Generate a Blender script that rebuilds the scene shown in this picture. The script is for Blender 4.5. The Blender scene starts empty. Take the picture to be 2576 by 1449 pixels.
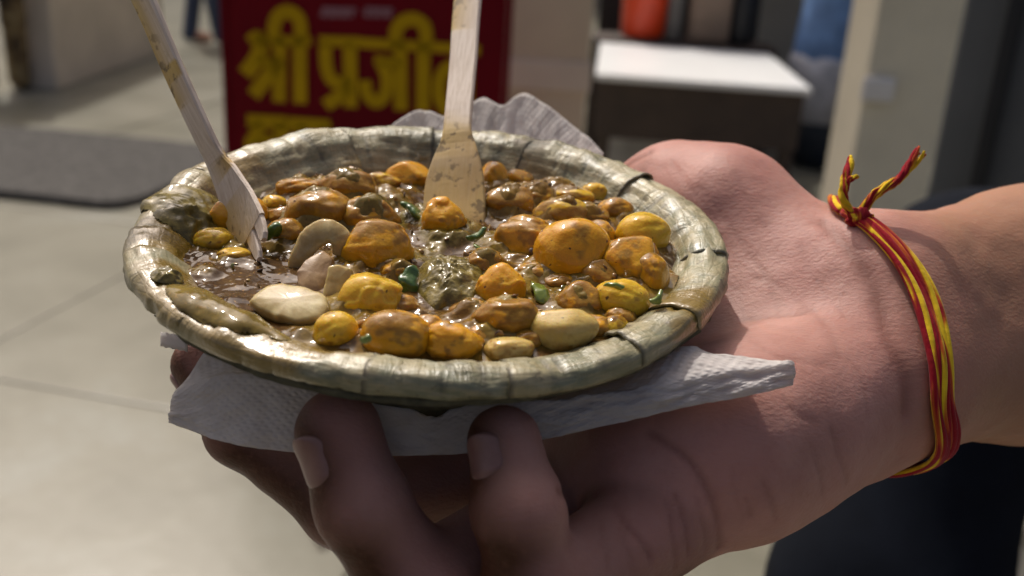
import bpy, bmesh, math, random
import numpy as np
from mathutils import Vector, Matrix
random.seed(7); RNG = np.random.default_rng(7)
R_ = math.radians
scn = bpy.context.scene; COL = scn.collection
# ------------------------------------------------------------------ camera
IW, IH = 2576.0, 1449.0
HF = R_(54); FPX = IW/2/math.tan(HF/2)
PITCH, ROLL = R_(20), R_(3.5)
CAM = np.array([0.0, 0.0, 1.25])
FW = np.array([0, math.cos(PITCH), -math.sin(PITCH)])
UP0 = np.array([0, math.sin(PITCH), math.cos(PITCH)])
R0 = np.array([1.0, 0, 0])
RT = math.cos(ROLL)*R0 + math.sin(ROLL)*UP0
UPV = math.cos(ROLL)*UP0 - math.sin(ROLL)*R0
cd = bpy.data.cameras.new('camera'); cam = bpy.data.objects.new('camera', cd); COL.objects.link(cam)
cam.matrix_world = Matrix(((RT[0], UPV[0], -FW[0], CAM[0]), (RT[1], UPV[1], -FW[1], CAM[1]), (RT[2], UPV[2], -FW[2], CAM[2]), (0, 0, 0, 1)))
cd.sensor_width = 36; cd.angle = HF; cd.clip_start = 0.02; cd.clip_end = 300
cd.dof.use_dof = True; cd.dof.focus_distance = 0.222; cd.dof.aperture_fstop = 13.5
scn.camera = cam
# ------------------------------------------------------------------ light
SUN_EL, SUN_AZ = R_(54), R_(-27)
w = bpy.data.worlds.new('World'); scn.world = w; w.use_nodes = True
nt = w.node_tree; bg = nt.nodes['Background']; sky = nt.nodes.new('ShaderNodeTexSky')
sky.sky_type = 'NISHITA'; sky.sun_disc = False; sky.sun_elevation = SUN_EL; sky.sun_rotation = SUN_AZ; sky.air_density = .6; sky.dust_density = 8; sky.ozone_density = .4
nt.links.new(sky.outputs[0], bg.inputs[0]); bg.inputs[1].default_value = 0.14
sd = bpy.data.lights.new('sun', 'SUN'); sd.energy = 2.9; sd.angle = R_(0.5); sd.color = (1, .965, .90)
so = bpy.data.objects.new('sun', sd); COL.objects.link(so); so.location = (0, 3, 6)
so.rotation_euler = Vector((-math.sin(SUN_AZ)*math.cos(SUN_EL), -math.cos(SUN_AZ)*math.cos(SUN_EL), -math.sin(SUN_EL))).to_track_quat('-Z', 'Y').to_euler()
scn.view_settings.view_transform = 'Standard'; scn.view_settings.look = 'None'
scn.view_settings.exposure = -0.15; scn.view_settings.gamma = 1
try: scn.cycles.max_bounces = 8
except Exception: pass
# ------------------------------------------------------------------ geometry helpers
def ray(u, v): return FW + RT*((u-IW/2)/FPX) - UPV*((v-IH/2)/FPX)
def P(u, v, d): return CAM + d*ray(u, v)
def G(u, v, z=0.0):
    r = ray(u, v); return CAM + r*((z-CAM[2])/r[2])
def proj(p):
    q = np.asarray(p)-CAM; d = q@FW
    return IW/2+FPX*(q@RT)/d, IH/2-FPX*(q@UPV)/d, d
def c2w(c): return CAM + RT*c[0] + UPV*c[1] + FW*c[2]
def c2v(c): return RT*c[0] + UPV*c[1] + FW*c[2]
# bowl frame (rim circle, tilted a little towards the viewer)
BC = c2w((-.01843, .01426, .23976)); BX = c2v((.99757, -.0607, .03425)); BY = c2v((0, .49142, .87092)); BN = c2v((.0697, .8688, -.49023))
def B(x, y, z): return BC + np.multiply.outer(x, BX) + np.multiply.outer(y, BY) + np.multiply.outer(z, BN)
def tob(p):
    q = np.asarray(p)-BC; return q@BX, q@BY, q@BN
def onbowl(u, v, g):           # where the ray meets the surface z = g(x, y) (linear g) of the bowl frame
    r = ray(u, v)
    def e(t):
        x, y, z = tob(CAM+r*t); return z-g(x, y)
    a, b = e(.1), e(.4); t = .1 - a*.3/(b-a)
    return CAM+r*t, t
def norm(a):
    a = np.asarray(a, float); return a/np.maximum(np.linalg.norm(a, axis=-1, keepdims=True), 1e-12)
# ---- noise
def _h(ix, iy, iz, s):
    n = (ix.astype(np.int64)*73856093) ^ (iy.astype(np.int64)*19349663) ^ (iz.astype(np.int64)*83492791) ^ (s*2654435)
    n = (n ^ (n >> 13))*1274126177 & 0x7fffffff
    n = (n ^ (n >> 11))*668265263 & 0x7fffffff
    return (n & 0xffff)/32767.5-1
def vn(p, sc=1.0, s=0):
    q = np.asarray(p, float)*sc; i = np.floor(q); f = q-i; f = f*f*f*(f*(f*6-15)+10)
    r = 0
    for a in (0, 1):
        for b in (0, 1):
            for c in (0, 1):
                wgt = (f[..., 0] if a else 1-f[..., 0])*(f[..., 1] if b else 1-f[..., 1])*(f[..., 2] if c else 1-f[..., 2])
                r = r+wgt*_h(i[..., 0]+a, i[..., 1]+b, i[..., 2]+c, s)
    return r
def fbm(p, sc, s=0, o=3, g=.5):
    r = 0; a = 1
    for k in range(o):
        r = r+a*vn(p, sc*2**k, s+k*17); a *= g
    return r
def sst(a, b, x):
    t = np.clip((x-a)/(b-a), 0, 1); return t*t*(3-2*t)
# ---- objects
def link(name, me, mat=None, parent=None, smooth=True):
    o = bpy.data.objects.new(name, me); COL.objects.link(o)
    if mat: me.materials.append(mat)
    if smooth and len(me.polygons): me.polygons.foreach_set('use_smooth', np.ones(len(me.polygons), bool))
    if parent:
        o.parent = parent; o.matrix_parent_inverse = parent.matrix_world.inverted()
    return o
def mesh(name, V, F, mat=None, parent=None, smooth=True, attrs=None, uv=None, origin=None):
    """V (n,3) world points; F (m,3|4) array or list"""
    V = np.asarray(V, float)
    if origin is None: origin = V.mean(0) if parent is None else None
    if origin is not None: V = V-np.asarray(origin)
    me = bpy.data.meshes.new(name)
    if isinstance(F, np.ndarray):
        n, k = F.shape
        me.vertices.add(len(V)); me.vertices.foreach_set('co', V.astype(np.float32).ravel())
        me.loops.add(n*k); me.loops.foreach_set('vertex_index', F.astype(np.int32).ravel())
        me.polygons.add(n); me.polygons.foreach_set('loop_start', np.arange(0, n*k, k, dtype=np.int32))
        me.update(calc_edges=True)
    else:
        me.from_pydata([tuple(v) for v in V], [], [tuple(int(i) for i in f) for f in F]); me.update()
    for an, av in (attrs or {}).items():
        if np.ndim(av) == 1:
            a = me.attributes.new(an, 'FLOAT', 'POINT'); a.data.foreach_set('value', np.asarray(av, np.float32))
        else:
            a = me.attributes.new(an, 'FLOAT_VECTOR', 'POINT'); a.data.foreach_set('vector', np.asarray(av, np.float32).ravel())
    o = link(name, me, mat, parent, smooth)
    if origin is not None: o.location = Vector(origin)
    return o
def tag(o, label, cat, group=None, kind=None):
    o['label'] = label
    if cat: o['category'] = cat
    if group: o['group'] = group
    if kind: o['kind'] = kind
    return o
def empty(name, loc):
    o = bpy.data.objects.new(name, None); COL.objects.link(o); o.location = Vector(loc); o.empty_display_size = .02
    bpy.context.view_layer.update(); return o
def grid_faces(n, m, wrap=False):
    i = np.arange(n-1)[:, None]; j = np.arange(m if wrap else m-1)[None]
    k = (j+1) % m
    return np.stack([i*m+j, i*m+k, (i+1)*m+k, (i+1)*m+j], -1).reshape(-1, 4)
def resample(pts, n, smooth=True):
    """Catmull-Rom through pts (rows may be any width), n samples evenly in arc length"""
    p = np.asarray(pts, float); m = len(p)
    if m == 2 or not smooth:
        t = np.linspace(0, m-1, n); i = np.minimum(t.astype(int), m-2); f = (t-i)[:, None]; return p[i]*(1-f)+p[i+1]*f
    q = np.vstack([2*p[0]-p[1], p, 2*p[-1]-p[-2]])
    tt = np.linspace(0, m-1, 40*m); i = np.minimum(tt.astype(int), m-2); f = (tt-i)[:, None]
    a, b, c, d = q[i], q[i+1], q[i+2], q[i+3]
    r = .5*((2*b)+(c-a)*f+(2*a-5*b+4*c-d)*f**2+(3*b-a-3*c+d)*f**3)
    L = np.r_[0, np.cumsum(np.linalg.norm(np.diff(r[:, :3], axis=0), axis=1))]
    s = np.linspace(0, L[-1], n)
    return np.stack([np.interp(s, L, r[:, k]) for k in range(r.shape[1])], 1)
def loft(sections, cap=True):
    s = np.asarray(sections); n, m, _ = s.shape
    V = s.reshape(-1, 3); F = [tuple(f) for f in grid_faces(n, m, True)]
    if cap:
        F.append(tuple(range(m-1, -1, -1))); F.append(tuple((n-1)*m+j for j in range(m)))
    return V, F
def tube(pts, rad, m=10, flat=1.0, ref=None):
    """sections round a polyline; rad scalar or array; flat squashes along ref"""
    p = np.asarray(pts, float); n = len(p); t = norm(np.gradient(p, axis=0)); rad = np.broadcast_to(rad, n)
    a = np.array(ref if ref is not None else (0.3, .2, .93)); S = []
    for i in range(n):
        x = norm(np.cross(t[i], a)); y = norm(np.cross(x, t[i])); th = np.linspace(0, 2*np.pi, m, endpoint=False)
        S.append(p[i]+rad[i]*(np.cos(th)[:, None]*x+flat*np.sin(th)[:, None]*y))
        a = y if ref is None else a
    return loft(S)
def join(parts):
    V = []; F = []; o = 0
    for v, f in parts:
        V.append(np.asarray(v, float)); F += [tuple(int(i)+o for i in q) for q in f]; o += len(v)
    return np.vstack(V), F
def ribbon(cl, nrm, hw, th, bev=.25):
    """flat bar along centreline cl; nrm face normal; hw half width; th thickness"""
    p = np.asarray(cl, float); n = len(p); t = norm(np.gradient(p, axis=0)); S = []
    hw = np.broadcast_to(hw, n); th = np.broadcast_to(th, n); nrm = np.broadcast_to(nrm, (n, 3))
    for i in range(n):
        z = norm(nrm[i]-t[i]*(nrm[i]@t[i])); x = np.cross(t[i], z); h = th[i]/2; b = min(bev*th[i], hw[i]*.4)
        q = [(-hw[i]+b, -h), (hw[i]-b, -h), (hw[i], -h+b), (hw[i], h-b), (hw[i]-b, h), (-hw[i]+b, h), (-hw[i], h-b), (-hw[i], -h+b)]
        S.append([p[i]+x*a+z*c for a, c in q])
    return loft(S)
def boxv(cx, cy, z0, z1, sx, sy, rot=0, bev=0.0):
    bm = bmesh.new(); bmesh.ops.create_cube(bm, size=1)
    for v in bm.verts: v.co = Vector((v.co.x*sx, v.co.y*sy, v.co.z*(z1-z0)))
    if bev: bmesh.ops.bevel(bm, geom=list(bm.edges), offset=bev, segments=2, profile=.6, affect='EDGES')
    bm.verts.index_update(); c, s = math.cos(rot), math.sin(rot)
    V = np.array([(v.co.x*c-v.co.y*s+cx, v.co.x*s+v.co.y*c+cy, v.co.z+(z0+z1)/2) for v in bm.verts]); F = [tuple(v.index for v in f.verts) for f in bm.faces]; bm.free()
    return V, F
def lathe(prof, c, m=28, cap=True):
    th = np.linspace(0, 2*np.pi, m, endpoint=False)
    S = [np.stack([c[0]+r*np.cos(th), c[1]+r*np.sin(th), np.full(m, c[2]+z)], 1) for r, z in prof]
    return loft(S, cap)
# ---- signed distance bodies
def rcone(p, a, b, ra, rb):
    ba = b-a; l2 = ba@ba; t = np.clip(((p-a)@ba)/l2, 0, 1).astype(np.float32)
    d2 = ((p-a-t[..., None]*ba.astype(np.float32))**2).sum(-1)
    return np.sqrt(d2)-(ra+(rb-ra)*t)
def smin(a, b, k):
    h = np.maximum(k-np.abs(a-b), 0)/k; return np.minimum(a, b)-h*h*h*k/6
def surface_net(f, lo, hi, h):
    lo = np.asarray(lo); n = np.ceil((np.asarray(hi)-lo)/h).astype(int)+1
    ax = [lo[k]+h*np.arange(n[k]) for k in range(3)]
    D = np.empty(n, np.float32)
    for i in range(0, n[0], 24):
        X, Y, Z = np.meshgrid(ax[0][i:i+24], ax[1], ax[2], indexing='ij')
        D[i:i+24] = f(np.stack([X, Y, Z], -1).astype(np.float32))
    ins = D < 0
    c = np.zeros(n-1, np.int8)
    for a in (0, 1):
        for b in (0, 1):
            for d in (0, 1): c += ins[a:n[0]-1+a, b:n[1]-1+b, d:n[2]-1+d]
    act = (c > 0) & (c < 8); I = np.argwhere(act); idx = -np.ones(n-1, np.int64); idx[act] = np.arange(len(I))
    acc = np.zeros((len(I), 3)); cnt = np.zeros(len(I))
    for ax_ in range(3):
        o = [k for k in range(3) if k != ax_]
        for a in (0, 1):
            for b in (0, 1):
                q = I.copy(); q[:, o[0]] += a; q[:, o[1]] += b; q2 = q.copy(); q2[:, ax_] += 1
                d0 = D[tuple(q.T)]; d1 = D[tuple(q2.T)]; m = (d0 < 0) != (d1 < 0)
                t = np.where(m, d0/(d0-d1+1e-20), 0); pt = q.astype(float); pt[:, ax_] += t
                acc[m] += pt[m]; cnt[m] += 1
    V = lo+h*acc/cnt[:, None]; F = []
    for ax_ in range(3):
        o0, o1 = (ax_+1) % 3, (ax_+2) % 3
        s0 = [slice(None)]*3; s1 = [slice(None)]*3
        s0[ax_] = slice(0, n[ax_]-1); s1[ax_] = slice(1, n[ax_])
        ch = ins[tuple(s0)] != ins[tuple(s1)]; E_ = np.argwhere(ch)
        E_ = E_[(E_[:, o0] > 0) & (E_[:, o1] > 0) & (E_[:, o0] < n[o0]-1) & (E_[:, o1] < n[o1]-1)]
        fl = ins[tuple(E_.T)]
        qs = []
        for a, b in ((1, 1), (0, 1), (0, 0), (1, 0)):
            q = E_.copy(); q[:, o0] -= a; q[:, o1] -= b; qs.append(idx[tuple(q.T)])
        q = np.stack(qs, 1); q[~fl] = q[~fl][:, ::-1]; F.append(q)
    return V, np.vstack(F)
def grad(f, p, e=4e-4):
    return np.stack([f((p+d).astype(np.float32))-f((p-d).astype(np.float32)) for d in np.eye(3)*e], -1)/(2*e)
def march(f, u, v, t0=.1, t1=.45):
    r = ray(u, v); rl = np.linalg.norm(r); t = t0
    for _ in range(150):
        d = float(f((CAM+r*t)[None].astype(np.float32))[0])
        if d < 2e-5 or t > t1: break
        t += max(d, 2e-5)*.8/rl
    return CAM+r*t
# ------------------------------------------------------------------ materials
def lin(r, g, b):
    return tuple(((c/255)/12.92 if c/255 <= .04045 else ((c/255+.055)/1.055)**2.4) for c in (r, g, b))+(1,)
class M:
    def __init__(s, name, base=(.5, .5, .5), rough=.5, **kw):
        s.m = bpy.data.materials.new(name); s.m.use_nodes = True; s.t = s.m.node_tree; s.p = s.t.nodes['Principled BSDF']
        s.set('Base Color', base); s.set('Roughness', rough)
        for k, v in kw.items(): s.set(k.replace('_', ' '), v)
    def set(s, k, v):
        if hasattr(v, 'is_output'): s.t.links.new(v, s.p.inputs[k]); return
        if isinstance(v, tuple) and len(v) == 3 and k in ('Base Color', 'Emission Color', 'Sheen Tint', 'Specular Tint'): v = v+(1,)
        s.p.inputs[k].default_value = v
    def n(s, typ, ins=None, **kw):
        x = s.t.nodes.new('ShaderNode'+typ)
        for k, v in kw.items(): setattr(x, k, v)
        for k, v in (ins or {}).items():
            if hasattr(v, 'is_output'): s.t.links.new(v, x.inputs[k])
            else: x.inputs[k].default_value = v
        return x
    def attr(s, name, vec=False): return s.n('Attribute', attribute_name=name).outputs['Vector' if vec else 'Fac']
    def co(s): return s.n('TexCoord').outputs['Object']
    def noise(s, sc, det=3, vec=None, rough=.5, dist=0):
        i = {'Scale': sc, 'Detail': det, 'Roughness': rough, 'Distortion': dist}
        if vec is not None: i['Vector'] = vec
        else: i['Vector'] = s.co()
        return s.n('TexNoise', i).outputs[0]
    def scale(s, vec, sc): return s.n('Mapping', {0: vec, 'Scale': sc}).outputs[0]
    def ramp(s, f, stops):
        x = s.n('ValToRGB', {0: f}); e = x.color_ramp.elements
        while len(e) < len(stops): e.new(.5)
        for k, (a, c) in enumerate(stops):
            e[k].position = a; e[k].color = (c if len(c) == 4 else tuple(c)+(1,)) if isinstance(c, tuple) else (c, c, c, 1)
        return x.outputs[0]
    def mix(s, f, a, b, mode='MIX'):
        x = s.n('Mix', data_type='RGBA', blend_type=mode)
        for k, v in ((0, f), (6, a), (7, b)):
            if hasattr(v, 'is_output'): s.t.links.new(v, x.inputs[k])
            else: x.inputs[k].default_value = v if k == 0 else (v if len(v) == 4 else tuple(v)+(1,))
        return x.outputs[2]
    def math(s, op, a, b=0.0, c=0.0):
        x = s.n('Math', operation=op)
        for k, v in enumerate((a, b, c)):
            if hasattr(v, 'is_output'): s.t.links.new(v, x.inputs[k])
            else: x.inputs[k].default_value = v
        return x.outputs[0]
    def bump(s, h, strength=.3, dist=.001, prev=None):
        i = {'Height': h, 'Strength': strength, 'Distance': dist}
        if prev is not None: i['Normal'] = prev
        x = s.n('Bump', i); s.t.links.new(x.outputs[0], s.p.inputs['Normal']); return x.outputs[0]

# leaf of the bowl: dried, pressed, olive-gold with fine veins along its UV
def leaf_mat():
    m = M('dried_leaf', rough=.42, Specular_IOR_Level=.7)
    uv = m.attr('uvw', True)
    fine = m.noise(1000, 2, m.scale(uv, (.22, 1.0, 1)))
    blot = m.noise(48, 5, m.scale(uv, (1, 1, 1)), .65, .8); b2 = m.noise(130, 3, uv)
    c = m.ramp(blot, [(.3, (.060, .060, .028)), (.44, (.165, .155, .078)), (.58, (.31, .26, .135)), (.72, (.175, .185, .105))])
    c = m.mix(m.ramp(b2, [(.5, 0.), (.7, .55)]), c, (.17, .19, .115))
    c = m.mix(m.math('MULTIPLY', m.ramp(fine, [(.42, 0.), (.62, 1.)]), .35), c, (.42, .34, .20))
    sp = m.noise(420, 2, uv); c = m.mix(m.ramp(sp, [(.66, 0.), (.74, .7)]), c, (.08, .055, .025))
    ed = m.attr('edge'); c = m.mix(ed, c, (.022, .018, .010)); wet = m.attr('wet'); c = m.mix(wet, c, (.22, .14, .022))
    m.set('Base Color', c); m.set('Metallic', m.math('MULTIPLY', m.ramp(b2, [(.3, 1.), (.6, 0.)]), .08))
    r = m.math('SUBTRACT', m.ramp(blot, [(.3, .36), (.7, .56)]), m.math('MULTIPLY', wet, .2)); m.set('Roughness', r)
    cr = m.n('TexVoronoi', {'Vector': m.n('Mapping', {0: uv, 'Scale': (170, 420, 1)}).outputs[0], 'Scale': 1.0}, feature='DISTANCE_TO_EDGE').outputs[0]
    crk = m.ramp(cr, [(0., 0.), (.12, 1.)])
    big = m.n('TexNoise', {'Vector': m.scale(uv, (90, 45, 1)), 'Scale': 1.0, 'Detail': 4.0, 'Roughness': .55, 'Distortion': 1.5}).outputs[0]
    b0 = m.bump(big, .5, .0011)
    h = m.math('ADD', m.math('MULTIPLY', fine, .3), m.math('ADD', m.math('MULTIPLY', crk, .12), m.math('MULTIPLY', m.noise(420, 4, m.scale(uv, (1, .4, 1)), .65), .8)))
    wrk = m.noise(1, 3, m.scale(uv, (420, 55, 1)), .55, 1.0); msk = m.ramp(m.noise(1, 2, m.scale(uv, (70, 30, 1))), [(.42, 0.), (.6, 1.)])
    h = m.math('ADD', h, m.math('MULTIPLY', m.math('MULTIPLY', m.math('ABSOLUTE', m.math('SUBTRACT', wrk, .5)), 2.2), msk))
    m.bump(h, .65, .0006, b0)
    m.set('Coat Weight', m.math('ADD', .12, m.math('MULTIPLY', wet, .6))); m.set('Coat Roughness', .25)
    return m.m
def under_mat():
    m = M('leaf_underside', rough=.7); n = m.noise(300, 4)
    m.set('Base Color', m.ramp(n, [(.3, (.05, .045, .022)), (.7, (.16, .14, .075))])); m.bump(n, .6, .0006); return m.m
def gravy_mat():
    m = M('brown_gravy', rough=.6, IOR=1.33, Specular_IOR_Level=.05)
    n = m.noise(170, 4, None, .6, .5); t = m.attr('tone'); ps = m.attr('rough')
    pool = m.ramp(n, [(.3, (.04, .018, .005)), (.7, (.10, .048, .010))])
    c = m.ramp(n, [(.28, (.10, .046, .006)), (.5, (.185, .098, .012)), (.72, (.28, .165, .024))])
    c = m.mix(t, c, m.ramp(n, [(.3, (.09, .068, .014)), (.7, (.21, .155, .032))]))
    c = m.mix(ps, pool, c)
    c = m.mix(m.ramp(m.noise(900, 2), [(.62, 0.), (.72, .6)]), c, (.36, .20, .05))
    c = m.mix(m.ramp(m.noise(1300, 1), [(.70, 0.), (.76, .8)]), c, (.03, .012, .006))
    m.set('Base Color', c); m.set('Subsurface Weight', .15); m.set('Subsurface Radius', (.003, .0016, .0005)); m.set('Subsurface Scale', 1.0)
    h = m.math('ADD', m.math('MULTIPLY', m.noise(330, 2), 1.0), m.math('MULTIPLY', m.noise(1500, 2), m.math('MULTIPLY', ps, .22)))
    m.bump(h, .42, .0009); m.set('Coat Weight', .9); m.set('Coat Roughness', .08); m.set('Coat IOR', 1.38)
    return m.m
def chutney_mat():
    m = M('green_chutney', rough=.6, Specular_IOR_Level=.1); n = m.noise(320, 5, None, .65)
    c = m.ramp(n, [(.3, (.07, .052, .010)), (.5, (.15, .11, .02)), (.7, (.25, .185, .036))])
    m.set('Base Color', c); m.bump(m.math('ADD', n, m.noise(1100, 3)), .45, .0008); m.set('Coat Weight', .8); m.set('Coat Roughness', .1); return m.m
def pea_mat(name, a, b, dark):
    m = M(name, rough=.3, IOR=1.42); co = m.co(); n = m.noise(130, 3); cov = m.attr('cov')
    c = m.mix(m.ramp(n, [(.35, 0.), (.65, 1.)]), a, b)
    c = m.mix(m.ramp(m.noise(520, 2), [(.66, 0.), (.76, .35)]), c, dark)
    c = m.mix(m.ramp(m.noise(900, 0), [(.80, 0.), (.82, .8)]), c, (.03, .012, .006))
    g = m.ramp(m.noise(300, 4), [(.3, (.20, .09, .010)), (.7, (.36, .19, .025))])
    c = m.mix(cov, c, g); m.set('Base Color', c)
    m.set('Subsurface Weight', .5); m.set('Subsurface Radius', (.0032, .0018, .0005)); m.set('Subsurface Scale', 1.0)
    h = m.math('ADD', m.noise(380, 4), m.math('MULTIPLY', m.noise(1500, 2), .3)); m.bump(h, .38, .0007)
    m.set('Coat Weight', .95); m.set('Coat Roughness', .08); m.set('Coat IOR', 1.38); m.set('Specular IOR Level', .1); m.set('Roughness', .5); return m.m
def simple(name, c0, c1, sc, rough=.6, bump=.3, dist=.001, coat=0, det=4, stretch=None, **kw):
    m = M(name, rough=rough, **kw); v = m.co()
    if stretch: v = m.scale(v, stretch)
    n = m.noise(sc, det, v, .6); m.set('Base Color', m.ramp(n, [(.3, c0), (.7, c1)]))
    if bump: m.bump(n, bump, dist)
    if coat: m.set('Coat Weight', coat); m.set('Coat Roughness', .08)
    return m.m
def skin_mat():
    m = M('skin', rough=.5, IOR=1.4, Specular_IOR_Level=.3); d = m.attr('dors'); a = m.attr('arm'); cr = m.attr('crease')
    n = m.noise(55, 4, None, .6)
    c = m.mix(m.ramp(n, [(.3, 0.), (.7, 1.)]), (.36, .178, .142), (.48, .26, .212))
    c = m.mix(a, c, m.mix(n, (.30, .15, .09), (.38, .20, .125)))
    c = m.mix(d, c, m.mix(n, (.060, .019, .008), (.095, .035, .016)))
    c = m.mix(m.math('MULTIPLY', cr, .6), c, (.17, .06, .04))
    c = m.mix(m.ramp(m.noise(700, 2), [(.5, 0.), (.8, .18)]), c, (.30, .12, .08)); m.set('Base Color', c)
    m.set('Subsurface Weight', .35); m.set('Subsurface Radius', (.006, .0022, .0012)); m.set('Subsurface Scale', 1.0)
    rid = m.noise(1500, 1, m.scale(m.co(), (.35, .9, 1.0)))
    blo = m.noise(26, 3); c2 = m.mix(m.math('MULTIPLY', m.ramp(blo, [(.45, 0.), (.7, .45)]), m.math('SUBTRACT', 1.0, d)), c, (.46, .195, .16)); m.set('Base Color', c2)
    h = m.math('ADD', m.math('MULTIPLY', m.noise(800, 4, None, .7), 1.0), m.math('MULTIPLY', rid, .8)); m.bump(h, .3, .0006); return m.m
def wood_mat():
    m = M('pale_wood', rough=.6); uv = m.attr('uvw', True)
    g = m.noise(1400, 3, m.scale(uv, (1, .035, 1)), .6); n = m.noise(60, 3, uv)
    c = m.ramp(g, [(.3, (.50, .39, .29)), (.55, (.64, .53, .43)), (.8, (.70, .60, .51))])
    st = m.attr('stain'); c = m.mix(st, c, m.ramp(n, [(.3, (.40, .23, .025)), (.7, (.58, .38, .07))]))
    dk = m.noise(330, 3, uv); c = m.mix(m.math('MULTIPLY', m.ramp(dk, [(.55, 0.), (.62, 1.)]), m.math('POWER', st, 1.5)), c, (.10, .055, .012))
    m.set('Base Color', c); m.bump(m.math('ADD', g, m.math('MULTIPLY', dk, st)), .35, .0004)
    m.set('Coat Weight', m.math('MULTIPLY', st, .5)); m.set('Coat Roughness', .12); return m.m
def napkin_mat():
    m = M('tissue_paper', rough=.9); uv = m.attr('uvw', True)
    n = m.noise(260, 4); m.set('Base Color', m.ramp(n, [(.3, (.70, .66, .64)), (.7, (.82, .79, .77))]))
    r = m.n('Mapping', {0: uv, 'Rotation': (0, 0, .7), 'Scale': (1, 1, 1)}).outputs[0]
    wv = m.n('TexWave', {'Vector': r, 'Scale': 190.0, 'Distortion': .6, 'Detail': 1.0}, wave_type='BANDS', bands_direction='X').outputs[1]
    wv2 = m.n('TexWave', {'Vector': r, 'Scale': 190.0, 'Distortion': .6, 'Detail': 1.0}, wave_type='BANDS', bands_direction='Y').outputs[1]
    h = m.math('ADD', m.math('MULTIPLY', wv, wv2), m.math('MULTIPLY', n, .5)); m.bump(h, .5, .0006)
    t = m.n('BsdfTranslucent', {'Color': (.8, .74, .68, 1)}); x = m.n('MixShader', {0: .5, 1: m.p.outputs[0], 2: t.outputs[0]})
    m.t.links.new(x.outputs[0], m.t.nodes['Material Output'].inputs[0]); return m.m
def thread_mat():
    m = M('dyed_cotton', rough=.9); uv = m.attr('uvw', True)
    f = m.noise(1, 2, m.scale(uv, (5.0, .75, 1))); col = m.ramp(f, [(.475, (.27, .006, .016)), (.51, (.48, .10, .015)), (.54, (.74, .50, .02))])
    fib = m.noise(1, 3, m.scale(uv, (60, 6, 1))); c = m.mix(m.ramp(fib, [(.3, .35), (.6, 0.)]), col, (.15, .02, .01)); m.set('Base Color', c)
    m.bump(fib, .8, .0005); m.set('Sheen Weight', .08); m.set('Specular IOR Level', .1); return m.m
def flat(name, c, rough=.6, sc=8, var=.25, bump=.15, **kw):
    c = np.array(c); return simple(name, tuple(c*(1-var)), tuple(np.minimum(c*(1+var), 1)), sc, rough, bump, .004, **kw)

LEAF, UNDER, GRAVY, CHUT, SKIN, WOOD, NAP, THREAD = leaf_mat(), under_mat(), gravy_mat(), chutney_mat(), skin_mat(), wood_mat(), napkin_mat(), thread_mat()
PEA = [pea_mat('chickpea_orange', (.56, .25, .007), (.62, .31, .014), (.40, .14, .006)),
       pea_mat('chickpea_yellow', (.58, .33, .012), (.63, .40, .028), (.42, .21, .01)),
       pea_mat('chickpea_pale', (.50, .34, .085), (.55, .40, .13), (.36, .21, .04))]
SKINFLAKE = simple('chickpea_skin', (.46, .25, .045), (.60, .38, .10), 300, .45, .4, .0006, coat=.7, Specular_IOR_Level=.15, Subsurface_Weight=.4, Subsurface_Radius=(.002, .001, .0004), Subsurface_Scale=1.0)
ONION = simple('cooked_onion', (.30, .20, .065), (.50, .41, .20), 260, .5, .3, .0006, coat=.6, Specular_IOR_Level=.12, Subsurface_Weight=.4, Subsurface_Radius=(.004, .003, .0015), Subsurface_Scale=1.0)
SPICE = simple('dark_spice', (.012, .008, .005), (.03, .018, .01), 600, .3, .3, .0004, coat=.5)
GREEN = simple('green_herb', (.025, .065, .008), (.08, .16, .018), 400, .3, .5, .0008, coat=.6)
GREENL = simple('green_chilli', (.11, .15, .018), (.22, .28, .04), 260, .26, .4, .0007, coat=.7)

# ------------------------------------------------------------------ the setting: paved lane
STONE = M('paving_stone', rough=.3)
_n = STONE.noise(1.6, 5, STONE.n('NewGeometry').outputs['Position'], .6, .4); _n2 = STONE.noise(22, 4, STONE.n('NewGeometry').outputs['Position'], .6)
_c = STONE.ramp(_n, [(.3, (.14, .132, .095)), (.55, (.235, .22, .168)), (.72, (.28, .275, .23))])
STONE.set('Base Color', STONE.mix(STONE.ramp(_n2, [(.4, .3), (.62, 0.)]), _c, (.19, .175, .13))); STONE.bump(_n2, .2, .004); STONE = STONE.m
GROUT = simple('ground_earth', (.09, .08, .06), (.13, .12, .09), 6, .9, .2, .004)
g = mesh('ground', np.array([(-60, -30, -.02), (60, -30, -.02), (60, 90, -.02), (-60, 90, -.02)]), np.array([[0, 1, 2, 3]]), GROUT, smooth=False)
tag(g, 'pale stone paved lane running back to the left', None, kind='structure')
ga, gb = G(0, 955), G(430, 1030); gd = norm((gb-ga)*np.array([1, 1, 0])); gang = math.atan2(gd[1], gd[0]); gp = np.array([-gd[1], gd[0], 0])
bv, bf = boxv(0, 0, -.03, 0, 1.394, 1.394, gang, .006)
slab_me = None
for i in range(-7, 5):
    for j in range(-2, 14):
        c = ga + gd*(1.4*(i+.37)) + gp*(1.4*(j+.5))
        if not (-9 < c[0] < 5 and -1.5 < c[1] < 17): continue
        if slab_me is None:
            s = mesh('paving_slab', bv, bf, STONE, smooth=False, origin=(0, 0, 0)); slab_me = s.data
        else:
            s = bpy.data.objects.new('paving_slab', slab_me); COL.objects.link(s)
        s.location = (c[0], c[1], -.0006*((i*7+j*3) % 4)); s.parent = g; s.matrix_parent_inverse = g.matrix_world.inverted()
bpy.context.view_layer.update()
for s in g.children: s.matrix_parent_inverse = g.matrix_world.inverted()

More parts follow.
